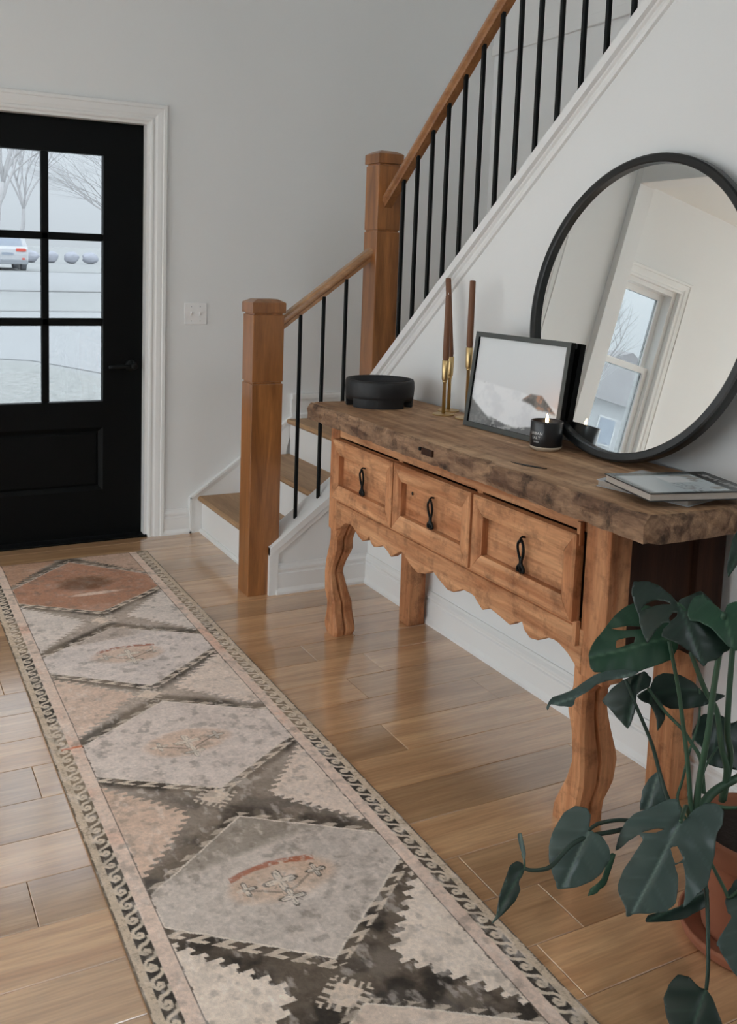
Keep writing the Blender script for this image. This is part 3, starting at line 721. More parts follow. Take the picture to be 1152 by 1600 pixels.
    rst = (np.abs(t-1.742+.02*s) < .006) & (sb > .03) & (sb < .09) & (s < .3)
    c = mixc(c, B(188, 104, 70), .8*rst.astype(float))
    endl = t < .004
    c = mixc(c, B(80, 66, 56), .8*endl.astype(float))
    # weave, abrash, wear
    c = mixc(c, B(112, 102, 92), .42*sstep(.52, .74, n2)*sstep(.25, .6, fbm(s*12, t*12, 81)))
    c = mixc(c, B(222, 212, 204), .30*sstep(.58, .75, fbm(s*55, t*30, 82))*(.25+.75*sstep(.7, .8, t)))
    c = c*(.92+.20*nh[..., None])*(.80+.44*n3[..., None])*np.array([1.24, 1.21, 1.20])
    c = mixc(c, B(206, 194, 184), .16*sstep(.5, .8, n1))
    return np.clip(c, 0, 1)

def painted_grid(name, P0, U, V, nu, nv, fn, m, parent, thick=None):
    """grid from P0 along U and V (vectors), colours fn(u,v) with u,v in 0..1"""
    uu, vv = np.meshgrid(np.linspace(0, 1, nu), np.linspace(0, 1, nv))
    P = np.array(P0)[None, None]+uu[..., None]*np.array(U)+vv[..., None]*np.array(V)
    me = bpy.data.meshes.new(name); me.vertices.add(nu*nv); me.vertices.foreach_set('co', P.reshape(-1).astype(np.float32))
    idx = np.arange(nu*nv).reshape(nv, nu); q = np.stack([idx[:-1, :-1], idx[:-1, 1:], idx[1:, 1:], idx[1:, :-1]], -1).reshape(-1, 4)
    nf = len(q); me.loops.add(nf*4); me.loops.foreach_set('vertex_index', q.reshape(-1).astype(np.int32))
    me.polygons.add(nf); me.polygons.foreach_set('loop_start', np.arange(nf, dtype=np.int32)*4); me.polygons.foreach_set('loop_total', np.full(nf, 4, dtype=np.int32))
    me.update(calc_edges=True); me.validate()
    ca = me.color_attributes.new('paint', 'FLOAT_COLOR', 'POINT')
    col = fn(uu, vv); rgba = np.concatenate([col, np.ones(col.shape[:2]+(1,))], -1)
    ca.data.foreach_set('color', rgba.reshape(-1).astype(np.float32))
    return from_mesh(name, me, m, parent)

M['rug'] = painted('rug_pile', rough=1.0, spec=.05, bump=.35, bscale=700, speck=.10)
M['rug_edge'] = mat('rug_binding', lin((120, 100, 82)), 1, spec=.05)
rug = thing('runner_rug', (.82, 2.63, 0), 'long faded runner rug with charcoal, beige and rust medallions', 'rug')
ZR = .0065
MB().box(RX0, RX1, RY0, RY1, 0, ZR-.0004).build('rug_backing', M['rug_edge'], rug, bevel=.0015, seg=1)
LT = RY1-RY0
painted_grid('rug_pile', (RX0+.0005, RY1-.0005, ZR), (RW-.001, 0, 0), (0, -LT+.001, 0), 300, 1320, lambda u, v: rug_colour(u*RW, v*LT), M['rug'], rug)

# ================================================================== CONSOLE TABLE
ZT = .876
con = thing('console_table', (1.75, 2.37, 0), 'rustic carved pine console table with three drawers and scalloped apron', 'console table')
# ---- top slab, irregular worn edges
def slab():
    x0, x1, y0, y1, z0, z1 = 1.512, 1.966, 1.462, 3.237, .814, ZT
    nx, ny, = 14, 110
    top = []; 
    secs = []
    prof_t = [(0, 0.0), (.0, .35), (.0, .62), (.004, .86), (.012, 1.0)]      # inset, height fraction
    xs = np.linspace(x0, x1, nx); ys = np.linspace(y0, y1, ny)
    # perimeter loop
    per = [(x0, y, 'f') for y in ys] + [(x, y1, 'l') for x in xs[1:]] + [(x1, y, 'b') for y in ys[::-1][1:]] + [(x, y0, 'r') for x in xs[::-1][1:-1]]
    rows_ = []
    for (ins, h) in prof_t:
        row = []
        for (x, y, sd) in per:
            nx_, ny_ = (-1 if x <= x0+1e-6 else (1 if x >= x1-1e-6 else 0)), (-1 if y <= y0+1e-6 else (1 if y >= y1-1e-6 else 0))
            if nx_ == 1: nx_ = 0.0
            a = np.array([y*14., h*3.]); b = np.array([y*45.+x*40, h*5.])
            nz = float(fbm(np.array(a[0]), np.array(a[1]), 5)-.5)*.014+float(fbm(np.array(b[0]), np.array(b[1]), 6)-.5)*.009
            chip = max(0, float(fbm(np.array(y*22.+x*20), np.array(h*4.), 8))-.56)*.07
            r_ = .022 if (nx_ and ny_) else 0        # rounded corners
            i_ = ins+chip*(.35+.65*abs(h-.3))-nz*.8
            if r_: i_ += .012
            zz = z0+(z1-z0)*h + (0 if 0 < h < 1 else 0)
            if h == 0: zz += .004*float(fbm(np.array(y*18.), np.array(2.), 12)-.5)
            if h == .86: zz += .006*float(fbm(np.array(y*60.), np.array(x*60.), 13)-.5)
            row.append((x-nx_*i_, y-ny_*i_, zz))
        rows_.append(row)
    mb = MB(); mb.loft(rows_, cap=False)
    body = mb.build('top_edge', M['pine_edge'], con)
    # top surface
    n = len(per); t = MB(); t.add(rows_[-1], [tuple(range(n))]); t.build('table_top', M['pine_top'], con)
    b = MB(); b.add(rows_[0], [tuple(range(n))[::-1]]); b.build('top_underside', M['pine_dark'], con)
slab()
# iron hasp let into the top, lock notch on the edge
MB().prism([(1.585, 2.052), (1.592, 2.03), (1.603, 2.005), (1.612, 1.985), (1.624, 1.945), (1.615, 1.948), (1.604, 1.965), (1.592, 1.99), (1.586, 2.02)], 'z', ZT-.001, ZT+.0015).build('iron_hasp', M['iron'], con)
MB().box(1.506, 1.514, 2.33, 2.39, .838, .858).build('lock_patch', M['pine_dark'], con, bevel=.002)
MB().box(1.504, 1.512, 2.395, 2.402, .848, .858).build('lock_pin', M['iron'], con)
# ---- carcass
XC = 1.567
MB().box(XC, 1.635, 3.055, 3.122, .41, .815).build('front_post', M['pine'], con, bevel=.003)
MB().box(XC, 1.635, 1.630, 1.716, .41, .815).build('front_post', M['pine'], con, bevel=.003)
MB().box(1.885, 1.958, 3.030, 3.105, 0, .815).build('back_leg', M['pine'], con, bevel=.004)
MB().box(1.885, 1.958, 1.690, 1.775, 0, .815).build('back_leg', M['pine'], con, bevel=.004)
MB().box(1.862, 1.958, 1.632, 1.690, .44, .815).build('back_post', M['pine_dark'], con, bevel=.003)
MB().box(XC+.004, 1.60, 1.715, 3.056, .768, .815).build('top_rail', M['pine_y'], con, bevel=.003)
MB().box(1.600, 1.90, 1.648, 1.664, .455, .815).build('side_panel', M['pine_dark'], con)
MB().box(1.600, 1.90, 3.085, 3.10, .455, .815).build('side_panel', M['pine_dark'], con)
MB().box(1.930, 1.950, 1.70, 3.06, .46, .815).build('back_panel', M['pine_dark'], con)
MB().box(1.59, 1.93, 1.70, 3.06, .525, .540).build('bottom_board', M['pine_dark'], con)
for y in (2.614, 2.166): MB().box(XC+.004, 1.93, y-.014, y+.014, .53, .77).build('drawer_divider', M['pine'], con)
MB().box(XC+.004, 1.595, 1.716, 3.056, .512, .54).build('lower_rail', M['pine_y'], con, bevel=.002)
# apron
ap = [(3.060, .41), (3.035, .425), (3.018, .432), (2.995, .452), (2.975, .462), (2.938, .466), (2.911, .458), (2.878, .439), (2.846, .431), (2.815, .444), (2.799, .461), (2.786, .443), (2.768, .434), (2.749, .437), (2.703, .456), (2.668, .445), (2.645, .433), (2.620, .449), (2.582, .470), (2.560, .464), (2.538, .452), (2.505, .438), (2.477, .431), (2.432, .441), (2.387, .464), (2.350, .448), (2.302, .432), (2.270, .435), (2.225, .459), (2.18, .461), (2.163, .458), (2.145, .446), (2.121, .432), (2.085, .449), (2.044, .443), (1.993, .434), (1.965, .453), (1.941, .462), (1.930, .443), (1.905, .430), (1.873, .436), (1.835, .458), (1.810, .462), (1.791, .460), (1.756, .447), (1.734, .433), (1.705, .41)]
poly = ap+[(1.705, .525), (3.060, .525)]
MB().prism(poly, 'x', XC-.002, XC+.026).build('scalloped_apron', M['pine_y'], con, bevel=.002, seg=1)
# front legs: carved S shaped
def leg(secs, x0s):
    t = MB(); q = []
    zs = np.linspace(secs[0][0], secs[-1][0], 26)
    Z = [s[0] for s in secs][::-1]
    def ip(k, z): return float(np.interp(z, Z, [s[k] for s in secs][::-1]))
    for z in zs:
        a, b, x1 = ip(1, z), ip(2, z), ip(3, z); x0 = x0s
        lo, hi = min(a, b), max(a, b); c = .008; g = .013
        mid = (x0+x1)/2
        q.append([(x0, lo+c, z), (x0, hi-c, z), (x0+c, hi, z), (mid-.008, hi, z), (mid, hi-g, z), (mid+.006, hi, z), (x1-c, hi, z), (x1, hi-c, z), (x1, lo+c, z), (x1-c, lo, z), (mid+.006, lo, z), (mid, lo+g, z), (mid-.008, lo, z), (x0+c, lo, z)])
    t.loft(q); return t.build('front_leg', M['pine'], con)
leg([(.44, 3.020, 3.121, 1.650), (.405, 3.045, 3.112, 1.650), (.375, 3.066, 3.110, 1.650), (.33, 3.064, 3.124, 1.649), (.28, 3.088, 3.143, 1.636), (.235, 3.108, 3.151, 1.631), (.16, 3.085, 3.147, 1.645), (.125, 3.065, 3.124, 1.652), (.09, 3.064, 3.124, 1.655), (.03, 3.040, 3.141, 1.656), (.012, 3.038, 3.134, 1.655), (0, 3.045, 3.118, 1.65)], XC+.002)
leg([(.44, 1.738, 1.634, 1.650), (.41, 1.738, 1.66, 1.650), (.37, 1.738, 1.686, 1.650), (.31, 1.754, 1.690, 1.655), (.26, 1.734, 1.688, 1.668), (.18, 1.724, 1.680, 1.690), (.12, 1.742, 1.680, 1.682), (.07, 1.766, 1.688, 1.662), (.03, 1.784, 1.694, 1.664), (0, 1.784, 1.696, 1.667)], XC+.002)
# pegs by the right hand drawer
MB().box(1.552, 1.566, 1.722, 1.735, .735, .795).build('peg', M['pine'], con, bevel=.002)
MB().box(1.552, 1.566, 1.716, 1.729, .482, .545).build('peg', M['pine'], con, bevel=.002)
# drawers
for (y0, y1) in ((2.618, 3.056), (2.172, 2.610), (1.724, 2.160)):
    z0, z1 = .542, .765; fx = 1.540; bx = 1.569
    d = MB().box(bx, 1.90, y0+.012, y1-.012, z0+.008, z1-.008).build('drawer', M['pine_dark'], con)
    w1 = .056; w2 = .047
    iy0, iy1, iz0, iz1 = y0+w2, y1-w2, z0+w1, z1-w1
    cr = [((y0, z0), (y1, z0), (iy1, iz0), (iy0, iz0)), ((y1, z0), (y1, z1), (iy1, iz1), (iy1, iz0)), ((y1, z1), (y0, z1), (iy0, iz1), (iy1, iz1)), ((y0, z1), (y0, z0), (iy0, iz0), (iy0, iz1))]
    for k, q in enumerate(cr):
        g = .0006
        cy = sum(p[0] for p in q)/4; cz = sum(p[1] for p in q)/4
        q = [(a+(g if a < cy else -g), b+(g if b < cz else -g)) for a, b in q]
        outer = [(fx+.002, *q[0]), (fx+.002, *q[1])]; inner = [(fx+.010, *q[2]), (fx+.010, *q[3])]
        t = MB()
        # front: flat from outer edge then a sloping inner bevel
        m0 = (q[0][0]+(q[3][0]-q[0][0])*.80, q[0][1]+(q[3][1]-q[0][1])*.80); m1 = (q[1][0]+(q[2][0]-q[1][0])*.80, q[1][1]+(q[2][1]-q[1][1])*.80)
        t.loft([[(fx+.004, *q[0]), (fx, q[0][0]*.9+q[3][0]*.1, q[0][1]*.9+q[3][1]*.1), (fx+.002, *m0), (fx+.006, *q[3]), (bx, *q[3]), (bx, *q[0])],
                [(fx+.004, *q[1]), (fx, q[1][0]*.9+q[2][0]*.1, q[1][1]*.9+q[2][1]*.1), (fx+.002, *m1), (fx+.006, *q[2]), (bx, *q[2]), (bx, *q[1])]])
        t.build('frame_rail', M['pine_y'] if k in (0, 2) else M['pine'], d)
    MB().box(bx-.003, bx+.001, iy0, iy1, iz0, iz1).build('drawer_panel', M['pine_y'], d)
    # wrought drop handle
    yc = (iy0+iy1)/2; xh = bx-.008
    h = MB(); zt_ = .690
    h.tube([(xh, yc, zt_+.006), (xh-.010, yc, zt_+.008), (xh-.016, yc, zt_+.003), (xh-.014, yc, zt_-.006)], .0032, 8)
    for sgn in (-1, 1):
        h.tube(smooth_path([(xh-.012, yc, zt_), (xh-.014, yc+.011*sgn, zt_-.012), (xh-.012, yc+.011*sgn, zt_-.034), (xh-.010, yc+.003*sgn, zt_-.056), (xh-.010, yc+.004*sgn, zt_-.068), (xh-.010, yc+.012*sgn, zt_-.076), (xh-.010, yc+.013*sgn, zt_-.086), (xh-.010, yc+.006*sgn, zt_-.086)], 4), [.0040]*29, 6)
    h.tube([(xh-.010, yc, zt_-.052), (xh-.010, yc, zt_-.074), (xh-.009, yc, zt_-.092)], [.004, .006, .003], 8)
    h.build('drop_handle', M['iron'], d, smooth=True)
    if y0 == 2.172: MB().loft([[(bx-.0065-.0005*k, 2.520+.005*math.cos(t), .680+.006*math.sin(t)) for t in np.linspace(0, 6.283, 12, endpoint=False)] for k in (0, 1)]).build('keyhole', M['iron'], d)

# ================================================================== ON THE CONSOLE
# ---- bowl
bw = thing('bowl', (1.755, 3.098, ZT), 'round black carved wood bowl at the far end of the console', 'bowl')
prof = [(.03, .024), (.118, .024), (.1285, .025), (.131, .045), (.1325, .070), (.131, .092), (.128, .100), (.121, .101), (.117, .094), (.116, .050), (.105, .040), (.02, .038)]
MB().lathe(prof, 1.755, 3.098, 56, ZT).build('bowl_body', M['bowl'], bw, smooth=True)
for a0 in (192, 312, 72):
    a = [R_(a0+94*k/14) for k in range(15)]
    t = MB(); t.loft([[(1.755+r*math.cos(q), 3.098+r*math.sin(q), ZT+z) for r, z in ((.1275, 0), (.1300, .034), (.100, .034), (.100, 0))] for q in a]); t.build('foot', M['bowl'], bw)

# ---- candlesticks with taper candles
def candlestick(x, y, ztop, zc, lean, label1, label2):
    t = thing('candlestick', (x, y, ZT), label1, 'candlestick', 'brass candlesticks on the console')
    MB().lathe([(.0395, 0), (.0405, .003), (.0385, .0045), (.009, .0055)], x, y, 40, ZT).build('base', M['brass'], t, smooth=False)
    zb = zc-ZT
    L_ = Matrix.Rotation(R_(lean), 4, 'X')
    MB().lathe([(.0066, .005), (.0062, zb-.08), (.0085, zb-.078), (.0085, zb-.073)], x, y, 20, ZT).build('stem', M['brass'], t, smooth=True)
    MB().lathe([(.0085, zb-.073), (.0112, zb-.068), (.0124, zb), (.0113, zb+.001), (.0110, zb-.02)], x, y, 24, ZT).build('candle_cup', M['brass'], t, smooth=True)
    c = thing('taper_candle', (x, y, zc-.018), label2, 'candle', 'brown taper candles')
    h = ztop-zc+.018; tl = math.tan(R_(lean))
    secs = []
    for r, z in ((.0098, 0), (.0100, .02), (.0116, .03), (.0112, h*.5), (.0104, h-.004), (.0092, h), (.004, h+.001)):
        secs.append([(x+r*math.cos(2*math.pi*k/20), y+tl*z+r*math.sin(2*math.pi*k/20), zc-.018+z) for k in range(20)])
    MB().loft(secs).build('wax', M['candle'], c, smooth=True)
    MB().tube([(x, y+tl*h, zc-.018+h), (x, y+tl*h, zc-.018+h+.009)], .0008, 6).build('wick', M['ink'], c)
candlestick(1.866, 2.822, 1.306, 1.072, 0, 'shortest brass candlestick, in front of the other at left', 'brown taper candle in the shortest brass candlestick')
candlestick(1.897, 2.722, 1.361, 1.127, 0, 'tall brass candlestick standing nearest the framed picture', 'brown taper candle nearest the framed picture')
candlestick(1.934, 2.892, 1.365, 1.078, 7.5, 'brass candlestick standing at the back against the wall', 'leaning brown taper candle behind the shortest one')

# ---- round mirror leaning on the wall
mir = thing('round_mirror', (1.84, 1.976, ZT), 'large round wall mirror in a black frame leaning on the console', 'mirror')
MC = Vector((1.9035, 1.976, 1.3070)); TH, PH = R_(7.9), R_(.8)
nrm = Vector((-math.cos(TH)*math.cos(PH), math.sin(PH)*math.cos(TH), math.sin(TH)))
e1 = Vector((math.sin(PH), math.cos(PH), 0)); e1 = (e1-nrm*e1.dot(nrm)).normalized(); e2 = nrm.cross(e1)
if e2.z < 0: e2 = -e2
def ring(prof, seg=128):
    return [[MC+(e1*math.cos(2*math.pi*k/seg)+e2*math.sin(2*math.pi*k/seg))*r+nrm*h for k in range(seg)] for r, h in prof]
fr = ring([(.404, -.012), (.404, 0), (.408, .003), (.424, .003), (.429, 0), (.430, -.010), (.430, -.026), (.404, -.026)]); fr.append(fr[0])
MB().loft(fr, cap=False).build('mirror_frame', M['mframe'], mir)
g = ring([(.405, -.012), (.405, -.016)]); MB().loft(g).build('mirror_glass', M['mirror'], mir)
bk = ring([(.425, -.018), (.425, -.026)]); MB().loft(bk).build('backing', M['pback'], mir)

# ---- framed print leaning on the mirror
pic = thing('framed_print', (1.83, 2.39, ZT), 'grey framed landscape print leaning behind the lit candle', 'picture')
pe = Vector((.020, -.309, 0)).normalized(); pu = Vector((math.sin(.125), 0, math.cos(.125))); pu = (pu-pe*pu.dot(pe)).normalized(); pn_ = pe.cross(pu)
if pn_.x > 0: pn_ = -pn_
B0 = Vector((1.806, 2.609, ZT+.002)); PWd, PHt, fw_, dp = .445, .318, .0165, .018
def pp(a, b, d): return B0+pe*a+pu*b+pn_*d
def fbar(a0, a1, b0, b1, nm):
    t = MB(); t.add([pp(a0, b0, 0), pp(a1, b0, 0), pp(a1, b1, 0), pp(a0, b1, 0), pp(a0, b0, -dp), pp(a1, b0, -dp), pp(a1, b1, -dp), pp(a0, b1, -dp)],
          [(0, 3, 2, 1), (4, 5, 6, 7), (0, 1, 5, 4), (1, 2, 6, 5), (2, 3, 7, 6), (3, 0, 4, 7)])
    o = t.build(nm, M['pframe'], pic); o.data.materials.append(M['pback'])
    # only the front face is grey, the sides are black
    for p in o.data.polygons:
        c = sum((Vector(o.data.vertices[v].co) for v in p.vertices), Vector())/len(p.vertices)
        if abs((c-B0).dot(pn_)) > .004 and not (nm == 'top_bar'): p.material_index = 1
    return o
fbar(0, fw_, 0, PHt, 'side_bar'); fbar(PWd-fw_, PWd, 0, PHt, 'side_bar'); fbar(fw_, PWd-fw_, 0, fw_, 'bottom_bar'); fbar(fw_, PWd-fw_, PHt-fw_, PHt, 'top_bar')
def print_colour(u, v):
    B = lambda r, g, b: np.array(lin((r, g, b)))
    n = fbm(u*9, v*7, 3); n2 = fbm(u*34, v*26, 5)
    c = np.zeros(u.shape+(3,))+B(224, 228, 230); c = mixc(c, B(214, 212, 214), np.clip(1-v, 0, 1)*.7)
    c = mixc(c, B(226, 214, 210), .6*sstep(.5, 1, u)*sstep(.75, .35, v))
    hill = sstep(.0, .03, .52-.10*u-.18*np.maximum(0, u-.6)-v+.01*(n-.5)); c = mixc(c, B(236, 237, 239), hill)
    c = mixc(c, B(214, 216, 220), .5*hill*sstep(.45, .7, n))
    rk = sstep(0, .02, .50-np.abs(u-.14)*.25-v)*sstep(0, .02, v-.465-.02*n2)*(u < .24); c = mixc(c, B(96, 92, 88), .85*rk*sstep(.35, .5, n2))
    top = .46-1.0*np.maximum(0, u-.80)-.9*np.maximum(0, .68-u); bot = .30-.10*(u-.6)+.06*(n-.5)+.25*np.maximum(0, .78-u)
    oc = sstep(0, .02, top-v)*sstep(0, .03, v-bot)*sstep(.56, .62, u)
    c = mixc(c, B(120, 112, 106), .95*oc); c = mixc(c, B(196, 150, 124), .8*oc*sstep(.48, .62, n2)); c = mixc(c, B(80, 78, 76), .6*oc*sstep(.5, .6, n))
    lb = sstep(0, .03, .29-.95*np.maximum(0, u-.0)+.55*u*u-v+.02*n2); c = mixc(c, B(104, 104, 104), .9*lb); c = mixc(c, B(150, 150, 148), .6*lb*sstep(.5, .65, n2))
    bs = sstep(0, .02, .075+.035*n2+.03*np.sin(u*9)-v)*sstep(.2, .3, u); c = mixc(c, B(92, 92, 92), .9*bs); c = mixc(c, B(200, 200, 198), .7*bs*sstep(.55, .65, fbm(u*20, v*40, 9)))
    return np.clip(c, 0, 1)
M['print'] = painted('landscape_print', rough=.5, spec=.3, coat=.25)
p0 = pp(fw_, fw_, -.008); painted_grid('print', p0, pe*(PWd-2*fw_), pu*(PHt-2*fw_), 120, 90, print_colour, M['print'], pic)
t = MB(); t.add([pp(a, b, d) for d in (-.010, -dp+.002) for a, b in ((fw_, fw_), (PWd-fw_, fw_), (PWd-fw_, PHt-fw_), (fw_, PHt-fw_))], [(0, 3, 2, 1), (4, 5, 6, 7), (0, 1, 5, 4), (1, 2, 6, 5), (2, 3, 7, 6), (3, 0, 4, 7)]); t.build('back_board', M['pback'], pic)

# ---- lit candle in a black jar
jx, jy, jr = 1.797, 2.165, .047
jar = thing('jar_candle', (jx, jy, ZT), 'lit candle in a black glass jar with cream foot before the print', 'candle')
MB().lathe([(.030, 0), (.037, .001), (.045, .008), (.0475, .014), (.040, .014)], jx, jy, 48, ZT).build('jar_foot', M['jarbase'], jar, smooth=True)
MB().lathe([(.030, .0125), (.046, .0125), (jr, .017), (jr, .086), (jr-.001, .088), (jr-.0035, .088), (jr-.004, .084), (jr-.004, .060), (.010, .058)], jx, jy, 48, ZT).build('jar_body', M['jar'], jar, smooth=True)
MB().lathe([(.0425, .060), (.0425, .070), (.006, .0695)], jx, jy, 40, ZT).build('wax', M['wax'], jar)
fl = MB().lathe([(.0008, .078), (.0042, .083), (.0050, .089), (.0034, .098), (.0006, .108)], jx, jy, 16, ZT).build('flame', M['flame'], jar, smooth=True)
MB().tube([(jx, jy, ZT+.069), (jx, jy, ZT+.080)], .0009, 6).build('wick', M['pback'], jar)
pl = bpy.data.lights.new('flame_light', 'POINT'); pl.energy = .35; pl.color = (1, .5, .2); pl.shadow_soft_size = .004
po = bpy.data.objects.new('flame_light', pl); COL.objects.link(po); po.location = (jx, jy, ZT+.094); reg(po, po.location); po.parent = jar; po.matrix_parent_inverse = Matrix.Translation(-WORLD[jar.name])
# printed lettering wrapped round the jar
def wrap_text(txt, size, zc, ang):
    cu = bpy.data.curves.new('lettering', 'FONT'); cu.body = txt; cu.size = size; cu.align_x = 'CENTER'; cu.resolution_u = 2; cu.space_character = 1.15
    ob = bpy.data.objects.new('tmp', cu); COL.objects.link(ob); bpy.context.view_layer.update()
    me = bpy.data.meshes.new_from_object(ob.evaluated_get(bpy.context.evaluated_depsgraph_get())); bpy.data.objects.remove(ob)
    me.name = 'lettering'
    for v in me.vertices:
        a = ang+v.co.x/jr; z = zc+v.co.y
        v.co = (jx+(jr+.0004)*math.cos(a), jy+(jr+.0004)*math.sin(a), z)
    me.materials.clear(); me.materials.append(M['ink'])
    return from_mesh('lettering', me, None, jar)
aj = math.atan2(-jy, -jx)-R_(38)
wrap_text('URBAN', .0115, ZT+.050, aj); wrap_text('SALT', .0115, ZT+.037, aj); wrap_text('candle', .0065, ZT+.027, aj)

# ---- books
def book(name, A, ang, w, l, z0, h, cover, label, fn=None):
    A = Vector(A); u = Vector((math.cos(ang), math.sin(ang), 0)); v = Vector((u.y, -u.x, 0))
    t = thing(name, (A.x+(u.x*w+v.x*l)/2, A.y+(u.y*w+v.y*l)/2, z0), label, 'book', 'books on the console')
    def slabq(a0, a1, b0, b1, c0, c1, nm, m, par=t):
        q = [A+u*a+v*b for a, b in ((a0, b0), (a1, b0), (a1, b1), (a0, b1))]
        k = MB(); k.add([(p.x, p.y, c0) for p in q]+[(p.x, p.y, c1) for p in q], [(0, 3, 2, 1), (4, 5, 6, 7), (0, 1, 5, 4), (1, 2, 6, 5), (2, 3, 7, 6), (3, 0, 4, 7)])
        return k.build(nm, m, par)
    ct = .002
    slabq(.003, w-.002, .003, l-.003, z0+ct, z0+h-ct, 'pages', M['book_pages'])
    slabq(0, w, 0, l, z0, z0+ct, 'back_cover', cover)
    tp = slabq(0, w, 0, l, z0+h-ct, z0+h, 'front_cover', cover)
    slabq(w-.003, w, 0, l, z0, z0+h, 'spine', cover)
    if fn:
        p = A; painted_grid('cover_print', (A.x+v.x*.0+u.x*.0, A.y, z0+h+.0004), u*w, v*l, 110, 84, fn, M['cover'], tp)
    return t
def cover_colour(u, v):
    B = lambda r, g, b: np.array(lin((r, g, b)))
    n = fbm(u*10, v*10, 2); n2 = fbm(u*40, v*40, 4)
    c = np.zeros(u.shape+(3,))+B(70, 78, 80)
    ph = sstep(.0, .10, u)*sstep(.80, .78, u)*sstep(.1, .2, v)*sstep(.97, .95, v)
    c = mixc(c, B(196, 204, 208), ph); c = mixc(c, B(150, 140, 128), ph*.7*sstep(.35, .5, u)*sstep(.55, .65, n))
    c = mixc(c, B(226, 228, 228), ph*sstep(.38, .42, u)*sstep(.68, .6, u)*sstep(.55, .5, v)*sstep(.2, .25, v))
    c = mixc(c, B(92, 84, 76), ph*.7*sstep(.60, .70, n2)*sstep(.35, .42, u)*sstep(.62, .55, u)*sstep(.5, .6, v))
    st_ = (u > .82); c = np.where(st_[..., None], B(10, 10, 11), c)
    ln = (u > .87) & (u < .93) & ((v*22 % 1) < .62) & (v > .15) & (v < .9) & (n2 > .42)
    c = mixc(c, B(190, 190, 188), .8*ln.astype(float))
    return np.clip(c, 0, 1)
M['cover'] = painted('glossy_cover_print', rough=.25, spec=.5)
b1 = (1.655, 1.500)
book('book', (1.612, 1.742, 0), R_(13), .20, .246, ZT+.0008, .017, M['book_grey'], 'pale grey book lying under the black book')
book('book', (1.612, 1.716, 0), R_(-14), .272, .205, ZT+.0185, .019, M['book_black'], 'black photo book with pictured cover on top of the grey book', cover_colour)
#@@PART3
# ================================================================== MONSTERA IN A TERRACOTTA POT
PCX, PCY = 1.660, 1.245
plant = thing('potted_monstera', (PCX, PCY, 0), 'split-leaf monstera in a terracotta pot at the near end of the console', 'potted plant')
MB().lathe([(.085, 0), (.128, 0), (.136, .006), (.142, .022), (.144, .032), (.138, .033), (.130, .020), (.09, .016)], PCX, PCY, 56, 0).build('saucer', M['terracotta'], plant, smooth=True)
pot = MB().lathe([(.04, .017), (.092, .017), (.096, .022), (.120, .196), (.122, .200), (.131, .202), (.134, .208), (.136, .246), (.133, .250), (.122, .250), (.119, .245), (.117, .215), (.04, .205)], PCX, PCY, 64, 0).build('pot', M['terracotta'], plant, smooth=True)
MB().lathe([(.118, .20), (.118, .226), (.07, .232), (.004, .234)], PCX, PCY, 40, 0).build('soil', M['soil'], plant, smooth=True)

def ray(u, v):
    return (_f + RIGHT*((u-PPX)/FPX) + DOWN*((v-PPY)/FPX))
def at(u, v, d): return CAM + ray(u, v)*d
def pip(pts, poly):
    x, y = pts[:, 0], pts[:, 1]; ins = np.zeros(len(pts), bool); n = len(poly)
    for i in range(n):
        x1, y1 = poly[i]; x2, y2 = poly[(i+1) % n]
        cnd = ((y1 > y) != (y2 > y)); 
        with np.errstate(divide='ignore', invalid='ignore'):
            xi = (x2-x1)*(y-y1)/((y2-y1) if y2 != y1 else 1e-9)+x1
        ins ^= cnd & (x < xi)
    return ins
def round_poly(pts, n=4):
    m_ = len(pts); P = np.array(pts, float); out = []
    for i in range(m_):
        p0, p1, p2, p3 = P[i-1], P[i], P[(i+1) % m_], P[(i+2) % m_]
        for k in range(n):
            t = k/n; q = .5*((2*p1)+(p2-p0)*t*.8+(2*p0-5*p1+4*p2-p3)*t*t*1.0+(3*p1-p0-3*p2+p3)*t**3)
            # centripetal-ish: blend with the straight edge so that tips stay crisp
            out.append(.65*q+.35*(p1+(p2-p1)*t))
    return np.array(out)
CR = {'E': (740, 880, 2.796), 'K': (960, 880, 6.0), 'L': (960, 1060, 6.0), 'Q': (740, 1180, 2.796), 'G': (860, 720, 3.945), 'P': (0, 0, 1)}
def px(crop, pts): ox, oy, s = CR[crop]; return np.array([(ox+a/s, oy+b/s) for a, b in pts])
